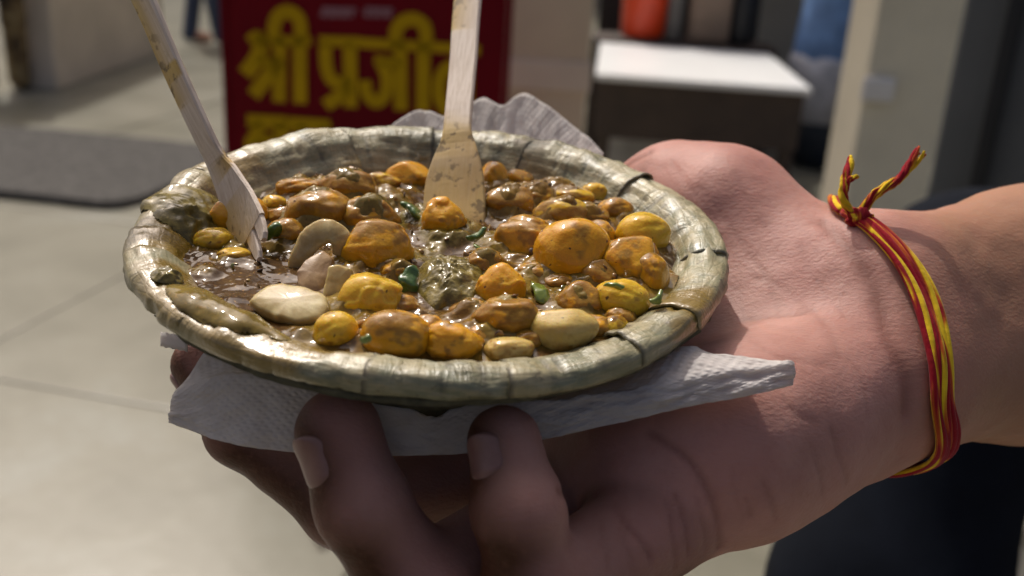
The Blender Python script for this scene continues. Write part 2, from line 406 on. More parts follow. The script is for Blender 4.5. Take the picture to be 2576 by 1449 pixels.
# dark mat on the lane
MATR = flat('grey_rubber', (.085, .08, .074), .95, 40, .5, .6, Specular_IOR_Level=.08)
mo = resample([G(*q) for q in [(-300, 470), (60, 506), (250, 527), (330, 521), (420, 488), (540, 430), (566, 405), (520, 382), (300, 358), (60, 338), (-300, 330)]], 60)
ring = lambda z, k: np.stack([mo[:, 0]*k+mo[:, 0].mean()*(1-k), mo[:, 1]*k+mo[:, 1].mean()*(1-k), np.full(60, z)], 1)
V, F = loft([ring(.002, 1), ring(.034, 1), ring(.04, .985)]); o = mesh('floor_mat', V, F, MATR, smooth=False)
tag(o, 'flat dark grey mat lying on the pale paved lane', 'mat')

# low beige wall at the left and the far building
BEIGE = flat('beige_plaster', (.66, .56, .43), .8, 2.5, .12)
def wallbox(name, p, q, h, t, mat, z0=0.0):
    p = np.asarray(p); q = np.asarray(q); c = (p+q)/2; d = q-p
    return boxv(c[0], c[1], z0, h, np.hypot(d[0], d[1]), t, math.atan2(d[1], d[0]), .01)
V, F = wallbox('w', G(88, 222), G(372, 128), 1.3, .3, None)
o = mesh('low_wall', V, F, BEIGE, smooth=False); tag(o, 'low beige plastered wall running away along the left of the lane', 'wall')
fb = empty('far_building', (-4, 24, 0)); tag(fb, 'pale sunlit building closing the far end of the lane', 'building')
V, F = boxv(-4, 24, 0, 14, 22, .6, 0, .02); mesh('wall', V, F, flat('dull_render', (.26, .22, .17), .8, 1.5, .15), fb, False); V, F = boxv(-4, 23.6, 0, 2.9, 21.9, .2, 0, .02); mesh('ground_floor', V, F, flat('pale_render', (.7, .62, .47), .8, 1.5, .15), fb, False)  # upper wall raised high and dulled to darken what the gravy reflects
DARKW = flat('dark_window', (.03, .035, .04), .2, 3)
for k in range(15):
    V, F = boxv(-10+(k % 5)*3, 23.5+.16*(k > 4), .9+4*(k//5), 2.4+4*(k//5), 1.1, .1, 0, .01); mesh('window', V, F, DARKW, fb, False)
V, F = boxv(G(190, 60)[0]-.1, G(190, 60)[1]-4, 1.303, 1.55, 1.0, .35, .5, .03)
o = mesh('dark_crate', V, F, flat('dark_plastic', (.03, .033, .035), .5, 9)); tag(o, 'dark box standing on top of the low beige wall', 'box')

FAC = flat('stained_render', (.30, .26, .20), .85, 1.2, .2)
for nm, lb, bx0, x1_, y0_, y1_, hh_ in (('sky_block_building', 'tall dull beige building added behind the stall counter to block low sky', .9, 9, 9.2, 13, 8),):  # added building: blocks low sky, dims ambient light and gravy reflections
    bd_ = empty(nm, ((bx0+x1_)/2, (y0_+y1_)/2, 0)); tag(bd_, lb, 'building')
    V, F = boxv((bx0+x1_)/2, (y0_+y1_)/2, 0, hh_, x1_-bx0, y1_-y0_, 0, .02); mesh('wall', V, F, FAC, bd_, False)
    for k in range(3):
        for zz in (1.0, 4.3):
            if nm == 'sky_block_building': V, F = boxv(bx0+1.3+k*2.6, y0_-.02, zz, zz+1.7, 1.2, .1, 0, .01)
            else: V, F = boxv(x1_+.02, y0_+2+k*4.4, zz+.6, zz+2.2, .1, 1.3, 0, .01)
            mesh('window', V, F, DARKW, bd_, False)

# ------------------------------------------------------------------ red sign board
SD = 2.55
sc_ = P(920, 300, SD); sn = norm(np.array([.02, -1, .0])); 
sx = norm(np.cross(np.array([0, 0, 1.0]), -sn)); sx = -sx if sx[0] < 0 else sx; sz = np.array([0, 0, 1.0])
def onsign(u, v, off=0.0):
    r = ray(u, v); t = ((sc_-CAM)@sn)/(r@sn); p = CAM+r*t; return np.array([(p-sc_)@sx, (p-sc_)@sz])
def S3(a, b, off): return sc_+sx*a+sz*b+sn*off
sign = empty('sign_board', (sc_[0], sc_[1], 0)); tag(sign, 'tall red advertising board with large yellow Devanagari lettering', 'sign')
xl = onsign(577, 200)[0]; xr = onsign(1266, 200)[0]; ztop = .40; zb = -sc_[2]+.05
RED = flat('red_print', (.15, .002, .007), .6, 3, .15, .05, Specular_IOR_Level=.12)
YEL = flat('yellow_print', (.52, .31, .004), .6, 5, .1, .05, Specular_IOR_Level=.12); WHT = flat('white_print', (.35, .16, .18), .5, 5, .1, .05)
def sbox(x0, x1, z0, z1, o0, o1):
    V = [S3(x, z, o) for o in (o0, o1) for x, z in ((x0, z0), (x1, z0), (x1, z1), (x0, z1))]
    return np.array(V), [(3, 2, 1, 0), (4, 5, 6, 7), (0, 1, 5, 4), (1, 2, 6, 5), (2, 3, 7, 6), (3, 0, 4, 7)]
V, F = sbox(xl, xr, zb, ztop, -.03, 0); mesh('panel', V, F, RED, sign, False)
FRM = flat('dark_frame', (.02, .006, .006), .4, 5)
for x0, x1 in ((xl-.016, xl-.001), (xr+.001, xr+.016)):
    V, F = sbox(x0, x1, zb-.05, ztop+.015, -.035, .004); mesh('frame_post', V, F, RED, sign, False)
def stroke(pts, w):
    w = w*.78
    """flat pen stroke of width w (m) along sign-plane points, 4 mm thick"""
    p = resample(np.array(pts, float), max(6, 5*len(pts)), len(pts) > 2); t = norm(np.gradient(p, axis=0)); nn = np.stack([-t[:, 1], t[:, 0]], 1)
    w = np.broadcast_to(w, len(p)); S = []
    for i in range(len(p)):
        a = p[i]+nn[i]*w[i]/2; b = p[i]-nn[i]*w[i]/2
        S.append([S3(*a, .001), S3(*a, .005), S3(*b, .005), S3(*b, .001)])
    return loft(S)
def L(pts): return [onsign(503+.3418*x, .3418*y) for x, y in pts]
WS = .036
letters = [
 [([(420, 260), (450, 330), (420, 430), (335, 545)], .05), ([(360, 300), (420, 260), (470, 300), (465, 360)], .03), ([(590, 430), (500, 560), (395, 700)], .045), ([(590, 290), (585, 750)], .042), ([(430, 420), (520, 470), (590, 430)], .03),
  ([(735, 290), (740, 760)], .044), ([(575, 330), (545, 220), (575, 120), (650, 85), (725, 130), (745, 220), (740, 300)], .042), ([(540, 300), (820, 300)], .03)],
 [([(880, 300), (1180, 310)], .032), ([(925, 310), (930, 470), (965, 580), (1030, 610), (1105, 585)], .04), ([(1105, 310), (1110, 790)], .044), ([(1105, 630), (1020, 710), (925, 775)], .042)],
 [([(1180, 315), (1700, 345)], .032), ([(1285, 440), (1370, 450), (1480, 470)], .03), ([(1330, 450), (1375, 560), (1365, 690), (1300, 750), (1230, 690), (1215, 590)], .04), ([(1475, 340), (1480, 810)], .044),
  ([(1465, 360), (1440, 260), (1480, 170), (1570, 140), (1650, 190), (1665, 290), (1645, 360)], .042), ([(1645, 340), (1640, 820)], .044)],
 [([(1700, 345), (2060, 370)], .032), ([(1960, 370), (1960, 830)], .044), ([(1950, 560), (1850, 490), (1775, 560), (1760, 690), (1800, 790), (1850, 830)], .042)]]
for lt in letters:
    V, F = join([stroke(L(p), w_) for p, w_ in lt]); mesh('letter', V, F, YEL, sign, False)
row2 = [[([(350, 890), (640, 905)], .045), ([(400, 900), (430, 980), (380, 1060), (470, 1140)], .045), ([(600, 900), (605, 1200)], .05), ([(440, 1020), (600, 1040)], .03)],
        [([(650, 905), (960, 925)], .04), ([(760, 910), (750, 1010), (820, 1080), (900, 1060)], .04), ([(915, 920), (920, 1200)], .045)]]
for lt in row2:
    V, F = join([stroke(L(p), w_) for p, w_ in lt]); mesh('letter', V, F, YEL, sign, False)
for x0, x1 in ((900, 1150), (1215, 1420)):
    ps = [stroke(L([(x0, 65), (x1, 72)]), .010)]
    k = 0
    for x in range(x0+25, x1-10, 38):
        k += 1; ps.append(stroke(L([(x, 68), (x+2, 128)]), .009))
        if k % 2: ps.append(stroke(L([(x-22, 85), (x-26, 112), (x-4, 105)]), .008))
    V, F = join(ps); mesh('letter', V, F, WHT, sign, False)

# ------------------------------------------------------------------ pillar, stall, post, shutter
def pillar(name, u0, u1, v, D, mat, h, depth, label, cat):
    p, q = P(u0, v, D), P(u1, v, D); c = (p+q)/2
    r = empty(name, (c[0], c[1]+depth/2, 0)); tag(r, label, cat)
    wd = np.hypot(*(q-p)[:2])
    V, F = boxv(c[0], c[1]+depth/2, 0, h, wd, depth, 0, .012); mesh('shaft', V, F, mat, r, False); return r, c, wd
PILM = flat('cream_paint', (.58, .49, .35), .5, 3, .1)
r, c, wd = pillar('beige_pillar', 1240, 1482, 160, 3.3, PILM, 3.0, .3, 'plain beige pillar directly behind the right edge of the red board', 'pillar')
V, F = boxv(c[0], c[1]+.15, P(1370, 232, 3.3)[2], P(1370, 150, 3.3)[2], wd+.02, .32, 0, .008); mesh('reflection_band', V, F, flat('reflection_tint', (.62, .54, .43), .4, 4, .08), r, False)  # paler strip puts a reflection of light into the pillar's colour
V, F = boxv(c[0], c[1]+.15, 0, .12, wd+.03, .33, 0, .01); mesh('plinth', V, F, PILM, r, False)
r, c, wd = pillar('cream_post', 2172, 2385, 240, 2.3, flat('cream_post_paint', (.72, .65, .49), .45, 4, .1), 3.0, .2, 'cream painted square post behind the wrist and red thread', 'post')
pp = P(2222, 228, 2.28); V, F = boxv(pp[0]-.01, c[1]-.012, pp[2]-.028, pp[2]+.03, .075, .02, .0, .012); mesh('highlight_plate', V, F, flat('highlight_white', (.75, .72, .68), .35, 9, .05), r, False)  # whitish highlight on the post, built as a small pale plate

# grey shutter at the right
p, q = P(2412, 300, 1.55), P(2800, 300, 1.45)
sh = empty('metal_shutter', ((p[0]+q[0])/2, (p[1]+q[1])/2, 0)); tag(sh, 'dark grey metal shutter at the right edge with a black upright strip', 'shutter')
SHM = flat('grey_steel', (.10, .102, .10), .5, 6, .1); BLK = flat('black_rubber', (.008, .008, .009), .5, 6)
d = (q-p)[:2]; an = math.atan2(d[1], d[0]); ln = np.hypot(*d)
V, F = boxv((p[0]+q[0])/2, (p[1]+q[1])/2+.05, 0, 2.6, ln, .08, an, .006); mesh('door_leaf', V, F, SHM, sh, False)
pp = P(2512, 300, 1.50); V, F = boxv(pp[0], pp[1]+.02, 0, 2.6, .022, .05, an, .004); mesh('seal_strip', V, F, BLK, sh, False)
V, F = boxv(pp[0]-.05, pp[1]+.012, .9, 1.02, .015, .03, an, .004)

# stall bench
BH = .62
b0, b1 = G(1478, 183, BH), G(2022, 222, BH); c0, c1 = G(1486, 98, BH), G(2005, 146, BH)
an = math.atan2(b1[1]-b0[1], b1[0]-b0[0]); ln = np.hypot(*(b1-b0)[:2]); dp = np.hypot(*((c0+c1)/2-(b0+b1)/2)[:2])
ctr = (b0+b1+c0+c1)/4; bx = np.array([math.cos(an), math.sin(an)]); by = np.array([-bx[1], bx[0]])
bench = empty('stall_counter', (ctr[0], ctr[1], 0)); tag(bench, 'low stall counter with a glaring white top and dark brown front', 'counter')
def bl(x, y): return ctr[:2]+bx*x+by*y
V, F = boxv(ctr[0], ctr[1], BH-.03, BH, ln, dp, an, .008); mesh('counter_top', V, F, flat('white_laminate', (.80, .80, .78), .35, 3, .05), bench, False)
BRN = flat('dark_brown_wood', (.05, .032, .022), .6, 8)
x_ = bl(0, -dp/2+.06); V, F = boxv(x_[0], x_[1], BH-.30, BH-.031, ln-.04, .04, an, .005); mesh('front_board', V, F, BRN, bench, False)
for sx_ in (-1, 1):
    for sy_ in (-1, 1):
        x_ = bl(sx_*(ln/2-.06), sy_*(dp/2-.1)); V, F = boxv(x_[0], x_[1], 0, BH-.031, .06, .06, an, .004); mesh('leg', V, F, BRN, bench, False)
x_ = bl(0, dp/2+.22); V, F = boxv(x_[0], x_[1], 0, BH+.02, ln+.1, .40, an, .005); mesh('back_ledge', V, F, BRN, bench, False)
x_ = bl(0, dp/2+.85); V, F = boxv(x_[0], x_[1], 0, 2.3, ln+.06, .08, an, .005)
o = mesh('stall_back_panel', V, F, flat('shade_dark_board', (.022, .016, .012), .7, 6), smooth=False); tag(o, 'panel behind the white stall counter, coloured dark for the stall shade', 'panel')  # shade of the stall's roof is put into this near-black colour
def oncounter(u, v): a = bl((u-1752)/544*ln*1.03, dp/2+.2); return (a[0], a[1], BH+.021)
q = oncounter(1620, 103); pr = [(.10, 0), (.125, .03), (.13, .34), (.135, .36), (.125, .365), (.118, .33), (.115, .02)]
V, F = lathe([(a*1.05, b) for a, b in pr], q); o = mesh('orange_bucket', V, F, flat('orange_plastic', (.62, .045, .004), .4, 6, .1)); tag(o, 'bright orange plastic bucket on the stall counter', 'bucket')
q = oncounter(1718, 112); V, F = lathe([(.05, 0), (.055, .02), (.055, .4), (.035, .46), (.035, .5)], q); o = mesh('grey_canister', V, F, flat('dull_grey', (.14, .13, .115), .5, 6)); tag(o, 'slim dull grey canister beside the orange bucket', 'canister')
q = oncounter(1830, 120); V, F = boxv(q[0], q[1], BH+.021, BH+.55, .24, .16, an, .03); o = mesh('carton', V, F, flat('kraft_card', (.24, .17, .12), .8, 6)); tag(o, 'brownish carton standing on the right half of the counter', 'carton')
q = oncounter(1935, 128); V, F = lathe([(.06, 0), (.07, .03), (.07, .36), (.05, .42), (.03, .5)], q); o = mesh('black_bottle', V, F, BLK); tag(o, 'black container at the right end of the counter', 'container')
q = bl(-ln/2+.24, -.1); V, F = boxv(q[0], q[1], .001, .34, .36, .3, an, .02); o = mesh('white_tub', V, F, flat('offwhite_plastic', (.4, .37, .32), .5, 6)); tag(o, 'off-white tub stored in the shade under the stall counter', 'tub')
q = bl(.2, -dp/2-.15); V, F = boxv(q[0], q[1], .001, .09, .6, .3, an-.1, .02); o = mesh('red_brown_crate', V, F, flat('red_brown', (.10, .03, .015), .6, 6)); tag(o, 'flat red-brown crate on the floor in front of the counter', 'crate')

# ------------------------------------------------------------------ background people
def person(name, foot, h, face, label, jeans, shirt, skinm, step=.12, spread=.11, shoe=None, bag=None):
    """standing figure; one continuous body, clothes as children"""
    s = h/1.75; c, sn_ = math.cos(face), math.sin(face)
    def W(x, y, z): return np.array([foot[0]+(x*c-y*sn_)*s, foot[1]+(x*sn_+y*c)*s, z*s])
    r = empty(name, (foot[0], foot[1], 0)); tag(r, label, 'person')
    J = dict(hipL=W(.09, 0, .9), hipR=W(-.09, 0, .9), kL=W(spread, step*.5, .49), kR=W(-spread, -step*.5, .49), aL=W(spread, step, .08), aR=W(-spread, -step, .08),
             tL=W(spread+.02, step+.17, .035), tR=W(-spread-.02, -step+.17, .035), pel=W(0, 0, .95), ch=W(0, 0, 1.28), nk=W(0, 0, 1.5), hd=W(0, .02, 1.64), ch2=W(0, .03, 1.56),
             sL=W(.18, 0, 1.41), sR=W(-.18, 0, 1.41), eL=W(.24, -.03, 1.12), eR=W(-.24, -.03, 1.12), wL=W(.24, .1, .88), wR=W(-.24, .1, .88), fL=W(.24, .14, .76), fR=W(-.24, .14, .76), no=W(0, .13, 1.62))
    leg = [('hipL', 'kL', .085, .06), ('hipR', 'kR', .085, .06), ('kL', 'aL', .06, .042), ('kR', 'aR', .06, .042)]
    arm = [('sL', 'eL', .05, .04), ('sR', 'eR', .05, .04), ('eL', 'wL', .04, .028), ('eR', 'wR', .04, .028)]
    tor = [('pel', 'ch', .135, .15), ('ch', 'nk', .14, .06), ('sL', 'sR', .055, .055), ('hipL', 'hipR', .1, .1)]
    rest = [('nk', 'hd', .052, .06), ('hd', 'ch2', .098, .06), ('hd', 'no', .03, .018), ('wL', 'fL', .03, .022), ('wR', 'fR', .03, .022), ('aL', 'tL', .045, .035), ('aR', 'tR', .045, .035)]
    def mk(segs, grow, k=.05, hcell=.02):
        def f(p):
            d = None
            for a, b, ra, rb in segs:
                e = rcone(p, J[a], J[b], (ra+grow)*s, (rb+grow)*s); d = e if d is None else smin(d, e, k)
            return d
        pts = np.array([J[a] for sg in segs for a in sg[:2]]); return surface_net(f, pts.min(0)-.22, pts.max(0)+.22, hcell)
    V, F = mk(leg+arm+tor+rest, 0); mesh('body', V, F, skinm, r)
    V, F = mk(leg[:2]+[('kL', 'aL', .062, .056), ('kR', 'aR', .062, .056), ('hipL', 'hipR', .1, .1)], .016); mesh('trousers', V, F, jeans, r)
    V, F = mk(tor[:3]+arm[:2]+[('hipL', 'hipR', .09, .09)], .028); mesh('shirt', V, F, shirt, r)
    for a_, t_ in (('aL', 'tL'), ('aR', 'tR')): V, F = mk([(a_, t_, .045, .035)], .012); mesh('shoe', V, F, shoe or BLK, r)
    hd = J['hd']+np.array([0, 0, .035])*s-np.array([-sn_, c, 0])*.02
    def fh(p): return np.maximum(np.linalg.norm(p-hd.astype(np.float32), axis=-1)-.108*s, -(p[..., 2]-J['hd'][2]+.01))
    V, F = surface_net(fh, hd-.16, hd+.16, .015); mesh('hair', V, F, BLK, r)
    return r, J
JEAN = flat('blue_denim', (.11, .20, .38), .8, 9, .3); BLUES = flat('navy_cloth', (.06, .08, .14), .8, 6); BSK = flat('brown_skin', (.36, .18, .12), .55, 6, .15)
CAMO = M('patterned_trousers', rough=.8); CAMO.set('Base Color', CAMO.ramp(CAMO.noise(7, 2), [(.38, (.03, .02, .012)), (.48, (.16, .10, .04)), (.6, (.30, .22, .10))])); CAMO = CAMO.m
WSH = flat('white_cloth', (.6, .58, .55), .8, 6)
foot = G(30, 232); person('person', (foot[0]-.05, foot[1]), 1.7, .4, 'person at the left edge in mottled brown and tan trousers', CAMO, BLUES, BSK, .08, .1)
foot = G(517, 108); person('person', foot, 1.7, -1.2, 'distant person walking down the bright lane in dark blue trousers', flat('dark_denim', (.04, .055, .10), .8, 9), WSH, BSK, .14, .07, shoe=flat('tan_shoes', (.42, .2, .13), .6, 9))
ft = G(2085, 440); dr = empty('plastic_drum', ft); tag(dr, 'tall bulging blue drum with pale crumpled sheet wrapped round it beside the cream post', 'drum')
def lump_lathe(prof_, amp, seed):
    th = np.linspace(0, 2*np.pi, 48, endpoint=False); S = []
    for rr_, zz in prof_:
        q = np.stack([np.cos(th), np.sin(th), np.full(48, zz*3)], 1); k_ = 1+amp*fbm(q, 1.3, seed, 3); S.append(np.stack([ft[0]+.02+rr_*k_*np.cos(th), ft[1]+.25+rr_*k_*np.sin(th), np.full(48, zz)], 1))
    return loft(S)
V, F = lump_lathe([(.17, .36), (.235, .42), (.25, .55), (.25, .7), (.24, .85), (.235, 1.0), (.22, 1.12), (.16, 1.18)], .05, 3); mesh('drum', V, F, JEAN, dr)
V, F = lump_lathe([(.20, .20), (.255, .30), (.268, .42), (.262, .52), (.272, .60), (.255, .64)], .09, 8); mesh('plastic_sheet', V, F, flat('grey_polythene', (.42, .42, .45), .35, 14, .25, .5), dr)
V, F = lump_lathe([(.15, .004), (.19, .03), (.215, .12), (.24, .24), (.22, .30)], .04, 5); mesh('base', V, F, flat('navy_plastic', (.012, .018, .03), .6, 6), dr)
q = P(2178, 190, float((ft-CAM)@FW)-.25)
th = np.linspace(0, 2*np.pi, 26, endpoint=False); S = []
for k, (zz, rx) in enumerate([(-.36, .02), (-.34, .10), (-.26, .135), (-.15, .125), (-.03, .10), (.06, .06), (.12, .03), (.2, .012)]):
    rr = rx*(1+.12*np.sin(3*th+k)+.06*np.sin(7*th+2*k)); S.append(np.stack([q[0]+rr*np.cos(th), q[1]+.6*rr*np.sin(th), np.full(26, q[2]+zz)], 1))
V, F = loft(S); o = mesh('plastic_bag', V, F, flat('white_polythene', (.55, .52, .5), .35, 12, .12)); tag(o, 'crumpled whitish plastic bag hanging in front of the blue drum', 'bag')

# ------------------------------------------------------------------ leaf bowl
MM = .001
PROF = np.array([(0, -28), (26, -27.5), (36, -26), (43, -21.5), (49, -14), (53, -8), (56.4, -4.6), (58.8, -2.0), (60.3, -.6), (61.6, .1), (63.6, .5), (66.2, .4), (67.6, .1), (68.3, -.5), (68.8, -1.6), (69.1, -3.6)])*MM
PS = resample(PROF[1:], 60); 
def prof(s):                       # s 0..1 -> r, z, outward normal
    i = np.asarray(s)*59; r = np.interp(i, np.arange(60), PS[:, 0]); z = np.interp(i, np.arange(60), PS[:, 1])
    dr = np.interp(i, np.arange(60), np.gradient(PS[:, 0])); dz = np.interp(i, np.arange(60), np.gradient(PS[:, 1])); l = np.hypot(dr, dz)
    return r, z, -dz/l, dr/l
def rim(a, s, off=0.0):            # point on the bowl's upper surface
    r, z, nr, nz = prof(s); r = r+nr*off; z = z+nz*off
    wob = 1+.006*np.sin(2*a+.6)+.004*np.sin(5*a+2); zw = .0005*np.sin(3*a+1)+.0003*np.sin(7*a)+.0016*(1-np.sin(a))*np.clip(r/.069, 0, 1)**3
    return B(r*wob*np.cos(a), r*wob*np.sin(a), z+zw)
bowl = empty('leaf_bowl', B(0, 0, -.029)); tag(bowl, 'round stitched dried-leaf bowl full of chickpea curry', 'bowl')
seam_px = [(1770, 637), (1575, 450), (1330, 345), (1090, 318), (897, 345), (600, 425), (425, 565), (383, 622), (425, 790), (930, 930), (1275, 925), (1600, 872), (1720, 790)]
def ang(u, v):
    p, _ = onbowl(u, v, lambda x, y: .002); x, y, z = tob(p); return math.atan2(y, x)
SA = sorted(ang(*q) % (2*math.pi) for q in seam_px)
ns = len(SA)
WETP = [(ang(420, 500), .50, .50, .90), (ang(520, 815), .42, .60, .96), (ang(430, 690), .14, .70, .92), (ang(1750, 770), .12, .2, .8), (ang(1100, 400), .55, .25, .42), (ang(1270, 900), .5, .14, .55), (ang(650, 870), .22, .75, 1.0), (ang(1740, 770), .2, .8, .97)]
for k in range(ns):
    a0 = SA[k]; a1 = SA[(k+1) % ns]+(2*math.pi if k == ns-1 else 0); na = max(14, int((a1-a0)*70))
    sk = RNG.uniform(-.10, .10); sk1 = RNG.uniform(-.05, .05)
    t = np.linspace(0, 1, na)[:, None]; s = np.linspace(0, 1, 64)[None]
    A = a0+sk*(s-.7)+(a1+.085-a0+(sk1)*(s-.7))*t; S_ = s+0*t
    up = .0005*(1-t)**1.5*(.25+.75*sst(.2, .8, S_))*(1-.7*sst(.82, 1., S_))+.00018
    Q = np.stack([A*.06, S_*.07, np.full_like(A, k*.31)], -1)
    wr = .0005*fbm(Q*np.array([1.3, .5, 1]), 130, 3, 3)+.00035*fbm(Q*np.array([.4, 1.6, 1]), 300, 9, 2)
    wr = wr-.0006*np.exp(-(np.abs(vn(Q*np.array([1, .35, 1]), 160, 21))/.05)**2)*(vn(Q, 40, 5) > -.1)
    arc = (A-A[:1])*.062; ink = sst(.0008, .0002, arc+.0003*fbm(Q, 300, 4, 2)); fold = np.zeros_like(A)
    for _ in range(RNG.integers(3, 6)):
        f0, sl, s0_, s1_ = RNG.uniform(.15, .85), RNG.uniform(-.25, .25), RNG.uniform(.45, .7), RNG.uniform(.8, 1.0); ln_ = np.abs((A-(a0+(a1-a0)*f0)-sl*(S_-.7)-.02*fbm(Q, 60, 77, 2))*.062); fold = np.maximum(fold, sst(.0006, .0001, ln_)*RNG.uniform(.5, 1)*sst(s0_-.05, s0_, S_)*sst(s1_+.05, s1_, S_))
    top = rim(A, S_, up+wr*np.clip(S_*3, 0, 1)-.0003*fold)
    rag = .012*vn(np.stack([A[:, 0]*14, A[:, 0]*0, A[:, 0]*0+k], -1), 1, 4)
    bot = rim(A, S_, up+wr-.0005)
    V = np.concatenate([top.reshape(-1, 3), bot.reshape(-1, 3)]); n1 = na*64; g1 = grid_faces(na, 64)
    F = [tuple(f) for f in g1]+[tuple(f[::-1]+n1) for f in g1]
    e = [(i*64+j) for i, j in [(i, 0) for i in range(na)]]
    bd = [i*64 for i in range(na)]+[(na-1)*64+j for j in range(1, 64)]+[i*64+63 for i in range(na-2, -1, -1)]+[j for j in range(62, 0, -1)]
    F += [(bd[i], bd[(i+1) % len(bd)], bd[(i+1) % len(bd)]+n1, bd[i]+n1) for i in range(len(bd))]
    wet = np.zeros_like(A)
    for wa, dw, s0, s1 in WETP:
        da = np.abs((A-wa+np.pi) % (2*np.pi)-np.pi); q = da/dw+.5*fbm(Q, 90, 31, 3)
        wet = np.maximum(wet, sst(1.0, .55, q)*sst(s0-.1, s0+.05, S_)*sst(s1+.1, s1-.06, S_))
    wet = np.maximum(wet, .9*sst(.74, .60, S_+.10*fbm(Q, 90, 8, 2)))
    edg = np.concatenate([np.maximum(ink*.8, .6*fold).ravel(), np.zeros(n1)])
    at = np.concatenate([wet.ravel(), np.zeros(n1)]); uvw = np.concatenate([Q.reshape(-1, 3)]*2)
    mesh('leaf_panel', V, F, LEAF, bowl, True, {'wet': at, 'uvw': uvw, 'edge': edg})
# outer shell and the torn lower leaf edge under the lip
th = np.linspace(0, 2*np.pi, 160, endpoint=False); S = []
for r_, z_ in [(.0, -.0300), (.030, -.0298), (.040, -.0280), (.046, -.0230), (.0515, -.0155), (.056, -.0085), (.0600, -.0048), (.0640, -.0048), (.0668, -.0052), (.0678, -.0055), (.0662, -.0043), (.0620, -.0034)]:
    jag = (.0008*vn(np.stack([th*22, th*0, th*0], -1), 1, 6)+.0005*vn(np.stack([th*60, th*0, th*0], -1), 1, 7)) if r_ > .066 else 0
    S.append(B((r_+jag)*np.cos(th), (r_+jag)*np.sin(th), np.full(160, z_)+jag*.6+.0016*(1-np.sin(th))*(r_/.069)**3))
V, F = loft(S, False); mesh('backing_leaf', V, F, UNDER, bowl)

